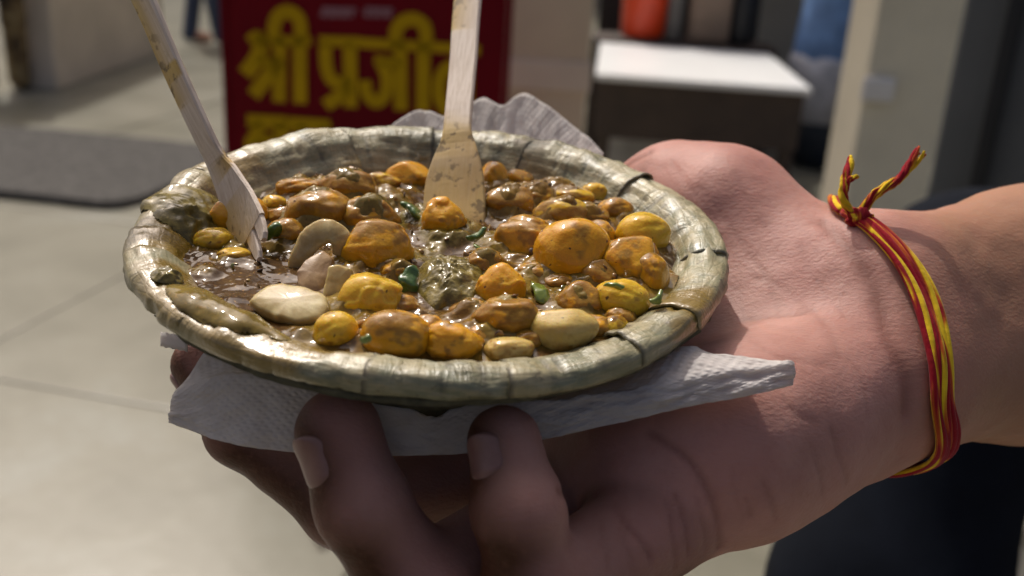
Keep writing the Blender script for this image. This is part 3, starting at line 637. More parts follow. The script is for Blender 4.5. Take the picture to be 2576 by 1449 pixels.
# ------------------------------------------------------------------ gravy
GT = -.075
def gl(x, y): return -.0050+GT*y+.01*x
PEAS = [ # u, v, w, h, lift(mm), beak screen angle deg, beak toward viewer, material, coverage, label
 (1117, 552, 104, 104, 5.5, 100, .3, 0, .05, 'bright orange chickpea with a torn collar just left of the middle fork tip'),
 (948, 628, 168, 140, 5, 140, .3, 0, .38, 'large orange chickpea with gravy running over its crown, left of centre'),
 (930, 752, 150, 122, 4.5, 60, .2, 1, .15, 'split yellow-orange chickpea lying diagonally beside the white onion'),
 (845, 833, 104, 92, 3.2, 200, .2, 1, .05, 'yellow chickpea with a black speck just right of the flat onion piece'),
 (996, 846, 160, 122, 4, 120, .1, 0, .22, 'broad orange chickpea at the front rim left of centre'),
 (1140, 862, 142, 100, 3.5, 115, .1, 0, .2, 'orange chickpea with a pointed nib at the middle of the front rim'),
 (1276, 884, 124, 66, 2, 30, .2, 2, .12, 'low yellowish chickpea pressed against the front rim'),
 (1418, 836, 158, 108, 3.2, 10, .3, 2, .03, 'pale cream-yellow chickpea with a pointed beak by the right front rim'),
 (1258, 728, 118, 122, 4.5, 95, .2, 0, .1, 'pointed orange chickpea standing right of the green chutney mound'),
 (1280, 806, 160, 104, 2.8, 170, .1, 0, .75, 'chickpea half drowned in brown gravy below the pointed orange one'),
 (1440, 642, 178, 166, 6, 35, .4, 0, .12, 'largest smooth round orange chickpea in the right half of the bowl'),
 (1326, 614, 152, 136, 4.5, 150, .3, 0, .24, 'orange chickpea with pale peeling skin left of the largest one'),
 (1616, 600, 128, 122, 6, 20, .2, 1, .05, 'glossy yellow chickpea topmost against the right inner wall'),
 (1578, 672, 150, 140, 5, 60, .3, 0, .18, 'dark orange chickpea with torn skin right of the largest one'),
 (1632, 692, 96, 110, 5, 0, .1, 0, .2, 'brownish orange chickpea squeezed against the right wall'),
 (1564, 754, 130, 96, 4.5, 150, .2, 1, .06, 'plump oval yellow chickpea near the right rim seam'),
 (1545, 826, 76, 60, 2.4, 80, .1, 1, .05, 'small yellow chickpea tucked under the right front rim'),
 (1028, 446, 108, 74, 4, 160, .1, 0, .15, 'orange chickpea at the back left of the middle fork'),
 (1243, 450, 72, 78, 4, 120, .1, 0, .15, 'orange chickpea just right of the middle fork blade'),
 (1303, 460, 72, 62, 3, 30, .1, 0, .35, 'brown-orange chickpea second right of the middle fork blade'),
 (1493, 490, 66, 54, 4, 60, .1, 1, .15, 'small yellow-brown chickpea at the back right of the gravy mound'),
 (1545, 531, 88, 62, 4, 20, .1, 0, .45, 'gravy-stained chickpea behind the topmost yellow one'),
 (600, 540, 132, 90, 5, 30, .1, 0, .15, 'deep orange chickpea behind the left fork'),
 (537, 605, 92, 60, 3, 190, .1, 1, .12, 'yellow chickpea nearest the left rim'),
 (588, 645, 88, 44, 1.6, 190, .1, 1, .25, 'flat yellowish chickpea half sunk beside the left fork tip'),
 (686, 515, 66, 46, 2.6, 45, .1, 1, .15, 'small yellow chickpea between the left fork and the brown mound'),
 (868, 427, 92, 34, 1.6, 0, .1, 0, .3, 'thin orange chickpea slice under the back wall'),
 (800, 540, 150, 120, 4.2, 20, .1, 0, .85, 'gravy coated chickpea lump on the left brown mound'),
 (872, 480, 130, 86, 4, 60, .1, 0, .95, 'gravy coated chickpea on the back of the left mound'),
 (932, 548, 128, 92, 4.2, 100, .1, 0, .8, 'gravy coated chickpea right above the large left orange one'),
 (1278, 512, 110, 76, 3.6, 60, .1, 0, .9, 'glistening brown coated chickpea right of the middle fork'),
 (1408, 540, 120, 70, 4, 20, .1, 1, .75, 'glistening coated chickpea in the middle of the back right mound'),
 (1440, 498, 96, 50, 3.6, 200, .1, 1, .6, 'coated yellow chickpea at the top of the back right mound'),
 (1458, 762, 110, 96, 2.2, 80, .1, 0, .9, 'brown gravy soaked chickpea below the largest orange one'),
 (1500, 600, 90, 80, 4.5, 80, .1, 0, .55, 'stained chickpea wedged behind the largest orange one'),
 (1180, 790, 90, 70, 1.0, 80, .1, 0, .95, 'small soaked chickpea just above the front rim middle'),
 (720, 590, 90, 70, 2.0, 80, .1, 0, .95, 'gravy soaked chickpea right of the left fork blade'),
]
SUNK = ['soaked chickpea between the peeling one and the largest orange one', 'soaked chickpea below right of the largest orange one', 'flat soaked chickpea left of the largest orange one', 'soaked chickpea right of the chutney mound below the coriander stem', 'soaked chickpea left of the small yellow one by the right rim', 'soaked chickpea left of the pale cream-yellow one', 'soaked chickpea between the two front orange ones left of middle', 'soaked chickpea under the split diagonal one', 'soaked chickpea between the split one and the chutney mound', 'soaked chickpea above the green chilli piece', 'soaked chickpea behind the pointed-nib front chickpea', 'soaked chickpea between the large left orange one and the chutney mound', 'soaked chickpea right of the left fork below the small yellow one', 'soaked chickpea at the back of the left mound near the yellow one', 'soaked chickpea in front of the orange one at the back wall', 'soaked chickpea at the top of the glistening mound right of the middle fork', 'soaked chickpea behind the right cluster on the glistening mound', 'soaked chickpea between the oval yellow one and the small yellow one']
for q, SL in zip([(1392, 600, 90, 80, 2.5), (1512, 700, 90, 80, 2.6), (1350, 694, 90, 60, 1.2), (1222, 664, 84, 70, 2.2), (1492, 826, 80, 60, 1.2), (1330, 858, 80, 52, 1), (1072, 832, 80, 70, 1.2), (920, 826, 80, 60, 1.0), (1004, 776, 90, 60, 1.2), (1410, 716, 80, 50, 1.0), (1215, 850, 80, 56, 1.2), (1000, 690, 80, 60, 1.6), (712, 552, 80, 56, 2.0), (760, 480, 110, 60, 2.4), (950, 465, 100, 50, 2.4), (1352, 500, 100, 56, 3), (1480, 546, 90, 50, 3.2), (1560, 800, 70, 50, 1.5)], SUNK):
    PEAS.append(q+(37*q[0] % 360, .1, q[1] % 2, .82, SL))
bm = bmesh.new(); bmesh.ops.create_icosphere(bm, subdivisions=5, radius=1); bm.verts.index_update()
SPH = np.array([v.co for v in bm.verts]); SPF = np.array([[v.index for v in f.verts] for f in bm.faces]); bm.free()
peas = []
for k, (u, v, w_, h_, lift, ba, tow, mt, cov, lab) in enumerate(PEAS):
    c, t = onbowl(u, v, lambda x, y: gl(x, y)+(lift-1.2+(1.2 if cov > .5 else 0))*MM)
    n = SPH; d = np.array([math.cos(R_(ba))*math.sqrt(1-tow*tow), math.sin(R_(ba))*math.sqrt(1-tow*tow), tow]); side = norm(np.cross(d, (.3*math.sin(k), .4, 1)))
    x = n@d; y = n@side
    bk = .24 if k in (5, 7, 8) else (.12 if k % 3 == 0 else .06); gv = (.04, .015, .055)[k % 3]; r = 1+bk*np.exp(-((1-x)/.09))-gv*np.exp(-(y/.13)**2)*sst(-.5, .5, x)*(1-.7*sst(.82, .98, x))-.03*(1-x*x)
    r += .075*vn(n+k*3.1, 1.3, k)+.015*vn(n+k*1.1, 2.6, k+50)+.012*fbm(n+k*1.7, 4.5, k, 2)+.005*fbm(n+k, 14, k+3, 2)
    if k in (0, 2, 8, 11, 13, 5, 29, 1): r -= .06*sst(-.05, .12, vn(n+k*.7, 1.9, 40+k)); 
    if cov > .5: r += .06*fbm(n+k, 1.8, 70+k, 2)
    crng = np.random.default_rng(500+k)
    for _ in range(1+k % 3):
        cdir = norm(crng.normal(size=3)+np.array([0, .3, .5])); lim = crng.uniform(.74, .9)/np.maximum(n@cdir, .02); r = -smin(-r, -r, .001) if False else smin(r, lim, .22)
    p = n*r[:, None]; m = d_ = t/FPX
    ctr_ = np.array([(p[:, 0].max()+p[:, 0].min())/2, (p[:, 1].max()+p[:, 1].min())/2, 0]); ext = np.array([np.ptp(p[:, 0])/2, np.ptp(p[:, 1])/2, 1]); p = (p-ctr_)/ext
    gro = 1.2 if cov > .5 else 1.12; sx_, sy_ = w_/2*m*gro, h_/2*m*gro; sz_ = (sx_+sy_)/2
    Wp = c+p[:, :1]*sx_*RT+p[:, 1:2]*sy_*UPV-p[:, 2:3]*sz_*FW
    bx_, by_, bz_ = tob(Wp); hh = (bz_-gl(bx_, by_))/MM
    cv = sst(.15, -.2, fbm(n+k*2.3, 2.2, 90+k, 3)*.6+.55-1.15*cov); cv = np.maximum(cv, .9*sst(3.0, .4, hh+1.3*fbm(n+k, 3, k, 2)))
    if k in (1, 4, 9, 11, 13, 14, 16, 21): cv = np.maximum(cv, sst(.25, .6, n@np.array([-.15, .8, .1])+.45*fbm(n+k, 2.4, 60+k, 3)))
    cv = np.clip(cv*.92, 0, 1)
    o = mesh('chickpea', Wp, SPF, PEA[mt], None, True, {'cov': cv}, origin=c); tag(o, lab, 'chickpea', 'chickpeas sunk in the gravy' if lab in SUNK else 'chickpeas in the curry'); peas.append((c, (sx_+sy_)/2, o))
def flake(parent, u, v, t_, pts, wid, mat, name='loose_skin'):
    """curled strip of peeled skin: list of (du, dv, ddepth mm)"""
    q = [P(u+a, v+b, t_+c*MM) for a, b, c in pts]; cl = resample(q, 14); hw = np.interp(np.linspace(0, 1, 14), [0, .3, .7, 1], np.array([.5, 1, .9, .25])*wid)
    V, F = ribbon(cl, norm(-FW*.8+UPV*.5+RT*.2), hw, .0005); V = V+.0003*np.stack([fbm(V*1.0, 700, 5+i, 2) for i in range(3)], -1)
    return mesh(name, V, F, mat, parent)
def pd(k): return float((peas[k][0]-CAM)@FW)-peas[k][1]
flake(peas[10][2], 1500, 690, pd(10)+.003, [(-20, 40, 1), (-5, 15, -.5), (12, -10, -1), (28, -36, -1)], .0013, SKINFLAKE)
flake(peas[13][2], 1545, 625, pd(13)+.001, [(-14, 42, 1), (-6, 10, -.5), (6, -20, -.6), (22, -44, 0)], .0021, SKINFLAKE)
flake(peas[13][2], 1605, 640, pd(13)+.001, [(-12, -32, 0), (6, -12, -.6), (16, 10, -.4), (22, 34, .5)], .0011, SKINFLAKE)
flake(peas[11][2], 1275, 590, pd(11)+.002, [(-10, 30, 0), (-14, 8, -.4), (-4, -14, 0), (14, -28, .4)], .0012, SKINFLAKE)
flake(peas[2][2], 960, 775, pd(2), [(-22, 40, 0), (-8, 16, -.8), (4, -8, -.8), (10, -28, 0)], .0009, SKINFLAKE)
flake(peas[0][2], 1105, 540, pd(0)+.0005, [(-34, 8, .6), (-10, -2, -.3), (14, -2, -.2), (36, 10, .8)], .0011, SKINFLAKE)
def skin_patch(k, dirv, size, lift_):
    c, r_, o = peas[k]; V0 = np.array([v.co for v in o.data.vertices]); d = norm(RT*dirv[0]+UPV*dirv[1]-FW*dirv[2]); q = norm(V0)@d
    sel = q+.10*fbm(SPH*1.0+k, 3.0, k+9, 3) > size; kf = sel[SPF].all(1)
    if kf.sum() < 20: return
    F = SPF[kf]; used = np.unique(F); mp = -np.ones(len(V0), int); mp[used] = np.arange(len(used)); e = np.clip((q[used]-size)/.25, 0, 1)
    V = c+V0[used]*(1.025+lift_*(1-e)**2)[:, None]+norm(V0[used])*(.0003*fbm(SPH[used], 4, k, 3))[:, None]
    f = mesh('loose_skin', V, mp[F], SKINFLAKE, o); md_ = f.modifiers.new('thickness', 'SOLIDIFY'); md_.thickness = .0003; md_.offset = 0
for k, dv, sz, lf in ((0, (.2, .8, .6), .55, .12), (1, (-.5, .7, .4), .7, .10), (4, (.5, .6, .5), .65, .14), (5, (-.3, .8, .4), .72, .16), (6, (.2, .7, .7), .75, .12), (10, (.75, .3, .6), .78, .16), (11, (-.75, .2, .6), .70, .14), (12, (.6, -.2, .7), .72, .10), (13, (.3, .5, .8), .66, .16), (14, (-.4, .4, .8), .75, .12),
                     (15, (.2, .6, .7), .8, .10), (17, (.3, .8, .4), .7, .10), (18, (.3, .7, .6), .7, .12), (22, (.6, .5, .6), .7, .12), (2, (.7, -.1, .7), .76, .14), (8, (.6, -.3, .7), .74, .12), (21, (.1, .7, .7), .7, .12)): skin_patch(k, dv, sz, lf)
LUMP = [(760, 520, 60, 40, 3.5), (850, 500, 90, 45, 4), (950, 480, 60, 30, 3), (1000, 520, 60, 45, 4), (700, 600, 50, 40, 1.5), (930, 510, 80, 40, 3), (780, 480, 60, 28, 3), (1240, 540, 60, 40, 2.5), (1340, 510, 80, 36, 4), (1300, 560, 70, 30, 2.5), (1430, 530, 80, 34, 4),
        (1380, 500, 80, 26, 3.5), (1230, 630, 50, 50, 3), (1190, 640, 40, 40, 2.5), (1490, 560, 50, 30, 3), (1060, 570, 60, 50, 2), (780, 620, 60, 50, 2), (1250, 690, 60, 30, 2.0), (1390, 760, 60, 40, 1.5), (1480, 800, 50, 40, 1), (1010, 780, 40, 40, 1), (820, 570, 90, 50, 2.5), (520, 690, 40, 22, 1.6), (1320, 850, 50, 40, 1.5)]
N = 420; xs = np.linspace(-.060, .060, N); X, Y = np.meshgrid(xs, xs, indexing='ij'); Z = gl(X, Y)
pl = np.stack([X, Y, 0*X], -1)
mound = np.zeros_like(X); rough = np.zeros_like(X)
for u, v, w_, h_, H in LUMP:
    c, t = onbowl(u, v, gl); cx, cy, cz = tob(c); rx = w_*t/FPX; ry = h_*t/FPX/.5
    q = np.sqrt(((X-cx)/rx)**2+((Y-cy)/ry)**2)+.25*fbm(pl, 150, int(u), 2); d = np.clip(1-q*q*.5, 0, 1)**1.5
    mound = np.maximum(mound, H*MM*d)+.25*np.minimum(mound, H*MM*d); rough = np.maximum(rough, d)
Z = Z+mound+.0011*fbm(pl, 75, 3, 3)*(1+.8*rough)+.00045*fbm(pl, 380, 9, 3)*(.35+rough)
def blur(a_, k, it=3):
    for _ in range(it):
        for ax_ in (0, 1):
            p_ = np.concatenate([np.repeat(np.take(a_, [0], ax_), k, ax_), a_, np.repeat(np.take(a_, [-1], ax_), k, ax_)], ax_); cs = np.cumsum(p_, ax_)
            cs = np.concatenate([np.zeros_like(np.take(cs, [0], ax_)), cs], ax_); a_ = (np.take(cs, range(2*k+1, cs.shape[ax_]), ax_)-np.take(cs, range(cs.shape[ax_]-2*k-1), ax_))/(2*k+1)
    return a_
G0 = gl(X, Y); lump_n = fbm(pl, 190, 12, 3)
for k, (c, r_, o) in enumerate(peas):
    cx, cy, cz = tob(c); d = np.hypot(X-cx, Y-cy); above = cz-gl(cx, cy); soak = PEAS[k][8] > .5
    if soak:
        rg = r_*(.94+.09*lump_n); Z = np.maximum(Z, np.where(d < rg, cz+np.sqrt(np.maximum(rg**2-d**2, 0))-.0004, -1)); Z = np.maximum(Z, G0+max(above+.3*r_, .001)*np.exp(-np.maximum(d-.8*r_, 0)/.004))
    else:
        Z = np.maximum(Z, G0+max(.92*above+.0005, .0015)*np.exp(-np.maximum(d-.92*r_, 0)/.0058)*(1+.25*lump_n))
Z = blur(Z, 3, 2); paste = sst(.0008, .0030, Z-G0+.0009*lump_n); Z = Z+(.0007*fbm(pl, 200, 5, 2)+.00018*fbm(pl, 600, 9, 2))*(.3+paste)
rr = np.hypot(X, Y); _im = int(PS[:, 1].argmax())+1; rw = np.interp(Z, PS[:_im, 1], PS[:_im, 0]); Z = np.minimum(Z, -.0004+.0003*fbm(pl, 200, 2, 2)+.004*sst(.057, .046, rr)+10*(rr < .046)); keep = (rr < rw+.0006) & (rr < .0588)
Z = np.where(rr > rw-.0015, Z+.0005*sst(-.0015, .0005, rr-rw), Z)
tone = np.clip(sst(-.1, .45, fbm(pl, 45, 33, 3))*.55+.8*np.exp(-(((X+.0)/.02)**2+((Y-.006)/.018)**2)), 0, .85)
kf = keep[:-1, :-1] & keep[1:, :-1] & keep[1:, 1:] & keep[:-1, 1:]; F = grid_faces(N, N)[kf.ravel()]
F = F[:, ::-1]
V = B(X.ravel(), Y.ravel(), Z.ravel()); used = np.unique(F); mp = -np.ones(N*N, int); mp[used] = np.arange(len(used))
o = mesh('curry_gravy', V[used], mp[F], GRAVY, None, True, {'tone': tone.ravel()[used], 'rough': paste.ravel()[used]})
tag(o, 'glossy brown curry gravy filling the leaf bowl', 'gravy', kind='stuff')
def gz(x, y):
    i = np.clip(((np.asarray(x)+.06)/.12*(N-1)).astype(int), 0, N-1); j = np.clip(((np.asarray(y)+.06)/.12*(N-1)).astype(int), 0, N-1); return Z[i, j]
def blob(name, u, v, w_, h_, H, mat, label, cat, seed, rgh=1.0, lift=0.0):
    """soft mound sitting on the gravy"""
    c, t = onbowl(u, v, gl); cx, cy, cz = tob(c); rx = w_/2*t/FPX; ry = h_/2*t/FPX/.62
    q = np.linspace(0, 1, 46)[:, None]; a = np.linspace(0, 2*np.pi, 110, endpoint=False)[None]
    x0 = cx+rx*q*np.cos(a); y0 = cy+ry*q*np.sin(a); pl_ = np.stack([x0, y0, 0*x0], -1)
    wob = 1+.22*fbm(np.stack([np.cos(a)+0*q, np.sin(a)+0*q, 0*a+0*q], -1), 1.5, seed, 2); x0 = cx+rx*q*wob*np.cos(a); y0 = cy+ry*q*wob*np.sin(a)
    zz = gl(x0, y0)+lift*MM+H*MM*(1-q**2.6)**.8*(1+.25*fbm(pl_, 110, seed, 3))+.0008*rgh*fbm(pl_, 420, seed+2, 3)*(1-q**3)-.0012*q**6
    V = B(x0, y0, zz).reshape(-1, 3); F = grid_faces(46, 110, True); o = mesh(name, V, F[:, ::-1], mat); tag(o, label, cat); return o
blob('chutney_mound', 1135, 722, 196, 178, 5.2, CHUT, 'rough mound of green-brown chutney in the middle of the bowl', 'chutney', 11)
blob('chutney_smear', 1045, 560, 120, 130, 3.4, CHUT, 'dark green-brown chutney smear left of the middle fork tip', 'chutney', 15)
# onions
def slab_piece(name, top, th, mat, label, cat, seed, bulge=.0006):
    """thick piece with a curved face: grid of screen points (rows x cols of (u,v,ddepth mm)) at gravy depth"""
    rows = np.array(top, float); n, m, _ = rows.shape
    R1 = np.stack([resample(rows[:, j], 24) for j in range(m)], 1); R2 = np.stack([resample(R1[i], 30) for i in range(24)], 0)
    return R2
def piece(name, c_uv, lift, rows, th, mat, label, cat, seed=0):
    c, t = onbowl(*c_uv, lambda x, y: gl(x, y)+lift*MM); R2 = slab_piece(name, rows, th, mat, label, cat, seed)
    Pt = np.array([[P(q[0], q[1], t+q[2]*MM) for q in r] for r in R2]); n, m = Pt.shape[:2]
    du = np.gradient(Pt, axis=0); dv = np.gradient(Pt, axis=1); nn = norm(np.cross(du, dv)); 
    if (nn.mean((0, 1))@FW) > 0: nn = -nn
    i, j = np.meshgrid(np.linspace(-1, 1, n), np.linspace(-1, 1, m), indexing='ij'); e = np.clip(1-np.maximum(np.abs(i), np.abs(j))**16, 0, 1)**.5
    top = Pt+nn*(th/2*e+.0002*fbm(Pt, 400, seed, 3))[..., None]; bot = Pt-nn*(th/2*e)[..., None]
    V = np.concatenate([top.reshape(-1, 3), bot.reshape(-1, 3)]); g1 = grid_faces(n, m); F = [tuple(f) for f in g1]+[tuple(f[::-1]+n*m) for f in g1]
    bd = [i*m for i in range(n)]+[(n-1)*m+j for j in range(1, m)]+[i*m+m-1 for i in range(n-2, -1, -1)]+[j for j in range(m-2, 0, -1)]
    F += [(bd[i], bd[(i+1) % len(bd)], bd[(i+1) % len(bd)]+n*m, bd[i]+n*m) for i in range(len(bd))]
    o = mesh(name, V, F, mat); tag(o, label, cat); return o, t
def polypiece(c_uv, lift, outline, tilt, th, dome, mat, label, seed):
    """cut piece: straight-edged outline (u, v) on a plane tilted about the screen axes, domed top, thick side"""
    c, t = onbowl(*c_uv, lambda x, y: gl(x, y)+lift*MM); o_ = np.array(outline, float); m = 96
    per = np.vstack([o_, o_[:1]]); L_ = np.r_[0, np.cumsum(np.linalg.norm(np.diff(per, axis=0), axis=1))]; q = np.linspace(0, L_[-1], m, endpoint=False)
    ed = np.stack([np.interp(q, L_, per[:, 0]), np.interp(q, L_, per[:, 1])], 1)
    ed = (np.roll(ed, 1, 0)+2*ed+np.roll(ed, -1, 0))/4; ce = ed.mean(0); S = []
    nrm_ = norm(-FW+RT*tilt[0]*-1+UPV*tilt[1])
    def pt(e): return np.array([P(a, b, t+((a-c_uv[0])*tilt[0]+(b-c_uv[1])*-tilt[1])*t/FPX) for a, b in e])
    for k, (sc_2, off) in enumerate([(.02, dome), (.3, dome*.94), (.6, dome*.7), (.85, dome*.3), (.95, dome*.1), (1.0, -th*.12), (1.02, -th*.5), (.98, -th*.9), (.9, -th), (.02, -th)]):
        rd = np.hypot(*(ed-ce).T); dr = (ed-ce)/rd[:, None]; sq = np.array([np.ptp(ed[:, 0]), np.ptp(ed[:, 1])])/2; th_e = np.arctan2(dr[:, 1]/sq[1], dr[:, 0]/sq[0]); el = np.stack([np.cos(th_e)*sq[0], np.sin(th_e)*sq[1]], 1)*.95; w_ = pt(ce+sc_2*((ed-ce)*min(1, sc_2)**.7+el*(1-min(1, sc_2)**.7))); S.append(w_+nrm_*off+(.00025*min(1, sc_2)**1.5*np.stack([fbm(w_, 330, seed+i, 3) for i in range(3)], -1)))
    V, F = loft(S); o = mesh('onion_piece', V, F, mat); tag(o, label, 'onion'); return o, t
STON = simple('stained_onion', (.20, .095, .022), (.38, .22, .07), 200, .5, .4, .0008, coat=.8)
on1, t1 = polypiece((735, 765), 3.4, [(624, 756), (664, 719), (712, 710), (776, 724), (818, 742), (826, 770), (806, 800), (750, 808), (690, 794), (655, 778)], (0, 1.1), .0026, .0007, ONION, 'flat white onion piece with a black speck in front of the left fork', 3)
polypiece((845, 715), 3.4, [(826, 668), (852, 664), (880, 674), (878, 716), (866, 766), (838, 770), (808, 758), (818, 712)], (.3, .25), .0026, .0007, ONION, 'upright white onion slice between the curved strip and the split chickpea', 5)
polypiece((790, 690), 3.0, [(745, 680), (775, 648), (812, 630), (834, 648), (826, 700), (812, 745), (770, 742), (748, 716)], (.2, .6), .0022, .0008, STON, 'gravy stained onion scrap inside the curve of the cream strip', 6)
c_, t_ = onbowl(800, 620, lambda x, y: gl(x, y)+5.2*MM)
cl = resample([P(736, 686, t_+.001), P(756, 644, t_), P(782, 604, t_), P(812, 584, t_), P(842, 588, t_), P(856, 612, t_), P(850, 640, t_+.001)], 60)
V, F = ribbon(cl, norm(-FW*.9+UPV*.35+RT*.3), np.interp(np.linspace(0, 1, 60), [0, .15, .5, .8, 1], [.0010, .0022, .0030, .0026, .0012]), .0021, .3)
V = V+.00035*np.stack([fbm(V, 260, 7+i, 3) for i in range(3)], -1); o = mesh('onion_piece', V, F, ONION); tag(o, 'curved cream onion strip leaning up left of the big orange chickpea', 'onion')
q = P(732, 722, t1-.002); V = q+SPH[:, :1]*.0013*RT+SPH[:, 1:2]*.0006*UPV-SPH[:, 2:3]*.0008*FW; V = V+.0003*fbm(V, 900, 3, 2)[:, None]; mesh('burnt_fleck', V, SPF, SPICE, on1)
# green bits
def green(pts, rad, mat, label, lift=4, cat='herb', name='coriander_bit', flat_=.55):
    c, t = onbowl(pts[0][0], pts[0][1], lambda x, y: gl(x, y)+lift*MM)
    cl = resample([P(a, b, t+dd*MM) for a, b, dd in pts], 22); n = len(cl); rd = np.interp(np.linspace(0, 1, n), [0, .12, .5, .88, 1], np.array([.35, .85, 1, .9, .35])*rad*1.12)
    V, F = tube(cl, rd, 12, flat_); V = V+.0007*np.stack([fbm(V, 330, 3+i, 3) for i in range(3)], -1); o = mesh(name, V, F, mat); tag(o, label, cat); return o
green([(1340, 712, 0), (1362, 740, -1.5), (1382, 765, -1.5), (1402, 782, -.5)], .0021, GREENL, 'light green chilli piece right of the pointed orange chickpea', 4, 'chilli', 'chilli_piece')
green([(664, 598, 0), (682, 582, -1), (712, 572, 0)], .0019, GREEN, 'dark green chilli piece right of the left fork', 3.5, 'chilli', 'chilli_piece')
green([(1012, 510, 0), (1045, 535, -1), (1060, 572, 0)], .0026, GREEN, 'long dark green coriander leaf on the chutney smear', 5.5, flat_=.4)
green([(1040, 668, 0), (1030, 720, -1.5), (1042, 770, -1)], .0017, GREEN, 'dark green leaf blade down the left flank of the chutney mound', 5.5, flat_=.4)
green([(910, 862, 0), (926, 852, -1.5), (938, 842, -1)], .0009, GREENL, 'tiny bright green fleck on the broad front chickpea', 9)
green([(1175, 600, 0), (1200, 596, -1), (1212, 575, 0)], .0013, GREEN, 'coriander sprig at the tip of the middle fork', 5)
green([(1196, 612, 0), (1215, 628, -1), (1240, 640, -.5), (1248, 668, 0)], .0007, GREENL, 'thin curling coriander stem below the middle fork tip', 5)
green([(1525, 716, 0), (1545, 712, -1), (1560, 720, 0)], .0009, GREENL, 'pale green fleck on the oval yellow chickpea', 9)
green([(1640, 760, 0), (1655, 750, -1), (1664, 735, 0)], .0012, GREENL, 'green scrap beside the right rim seam', 5)
# crumbs and spice grains strewn over the gravy, and bits stuck to the bowl
bm = bmesh.new(); bmesh.ops.create_icosphere(bm, subdivisions=2, radius=1); IV = np.array([v.co for v in bm.verts]); IF = [tuple(v.index for v in f.verts) for f in bm.faces]; bm.free()
cp = []; crn = np.random.default_rng(4)
for k in range(260):
    a = crn.uniform(0, 6.28); r_ = .052*math.sqrt(crn.uniform(0, 1)); x_c, y_c = r_*math.cos(a), r_*math.sin(a); sz_c = crn.uniform(.00025, .0008)*(1 if k % 9 else 1.7)
    q = IV*sz_c*crn.uniform(.5, 1.2, 3)*(1+.35*vn(IV+k, 1.7, k))[:, None]; cp.append((B(x_c, y_c, float(gz(x_c, y_c))+sz_c*.1)+q@norm(crn.normal(size=(3, 3))), IF))
V, F = join(cp); CRUMB = M('spice_crumb', rough=.4); _q = CRUMB.noise(260, 1); CRUMB.set('Base Color', CRUMB.ramp(_q, [(.35, (.05, .02, .006)), (.5, (.30, .15, .03)), (.62, (.45, .27, .06)), (.7, (.12, .13, .02))])); CRUMB.set('Coat Weight', .8); CRUMB.set('Coat Roughness', .08)
o = mesh('spice_crumbs', V, F, CRUMB.m); tag(o, 'tiny spice grains and crumbs strewn over the curry', 'crumbs', kind='stuff')
q = rim(np.array(ang(1665, 538)), np.array(.72), .0012); V = q+IV*np.array([.0011, .0006, .0006])*(1+.5*vn(IV, 2, 3))[:, None]
o = mesh('coriander_bit', V, IF, GREEN); tag(o, 'tiny green herb fleck stuck on the right inner wall of the bowl', 'herb')
# splashes of chutney and gravy lying on the rim
def splash(a_c, s_c, da, ds, H, mat, label, seed, cat='chutney', name='chutney_splash', up=.0007):
    n, m = 70, 70; A, S_ = np.meshgrid(np.linspace(a_c-da, a_c+da, n), np.linspace(max(.02, s_c-ds), min(.98, s_c+ds), m), indexing='ij')
    q = np.hypot((A-a_c)/da, (S_-s_c)/ds); Q = np.stack([A*.065, S_*.07, 0*A], -1); e = .82-q+.2*fbm(Q, 90, seed, 2)
    hgt = H*np.clip(e*2.2, 0, 1)**.6*(1+.15*fbm(Q, 100, seed+5, 2))+(.25 if mat == GRAVY else 1)*(.0016*(.45-np.abs(vn(Q, 300, seed+9)))+.0009*(.4-np.abs(vn(Q, 640, seed+3))))*np.clip(e*3, 0, 1)-.0004; V = rim(A, S_, np.where(e > 0, hgt, -.0004)+up).reshape(-1, 3)
    ok = (e > -.03); kf = ok[:-1, :-1] & ok[1:, :-1] & ok[1:, 1:] & ok[:-1, 1:]; F = grid_faces(n, m)[kf.ravel()]; used = np.unique(F); mp = -np.ones(n*m, int); mp[used] = np.arange(len(used))
    one = np.ones(len(used)); o = mesh(name, V[used], mp[F][:, ::-1], mat, None, True, {'tone': one*.7, 'rough': one}); tag(o, label, cat); return o
splash(ang(460, 505), .62, .26, .40, .0034, CHUT, 'thick lumpy chutney splash over the back left rim', 41)
splash(ang(520, 812), .80, .33, .13, .0022, GRAVY, 'brown gravy dribble along the front left rim', 47, 'gravy', 'gravy_dribble')
splash(ang(432, 700), .84, .07, .06, .0009, CHUT, 'small dried chutney stain on the left rim', 53)
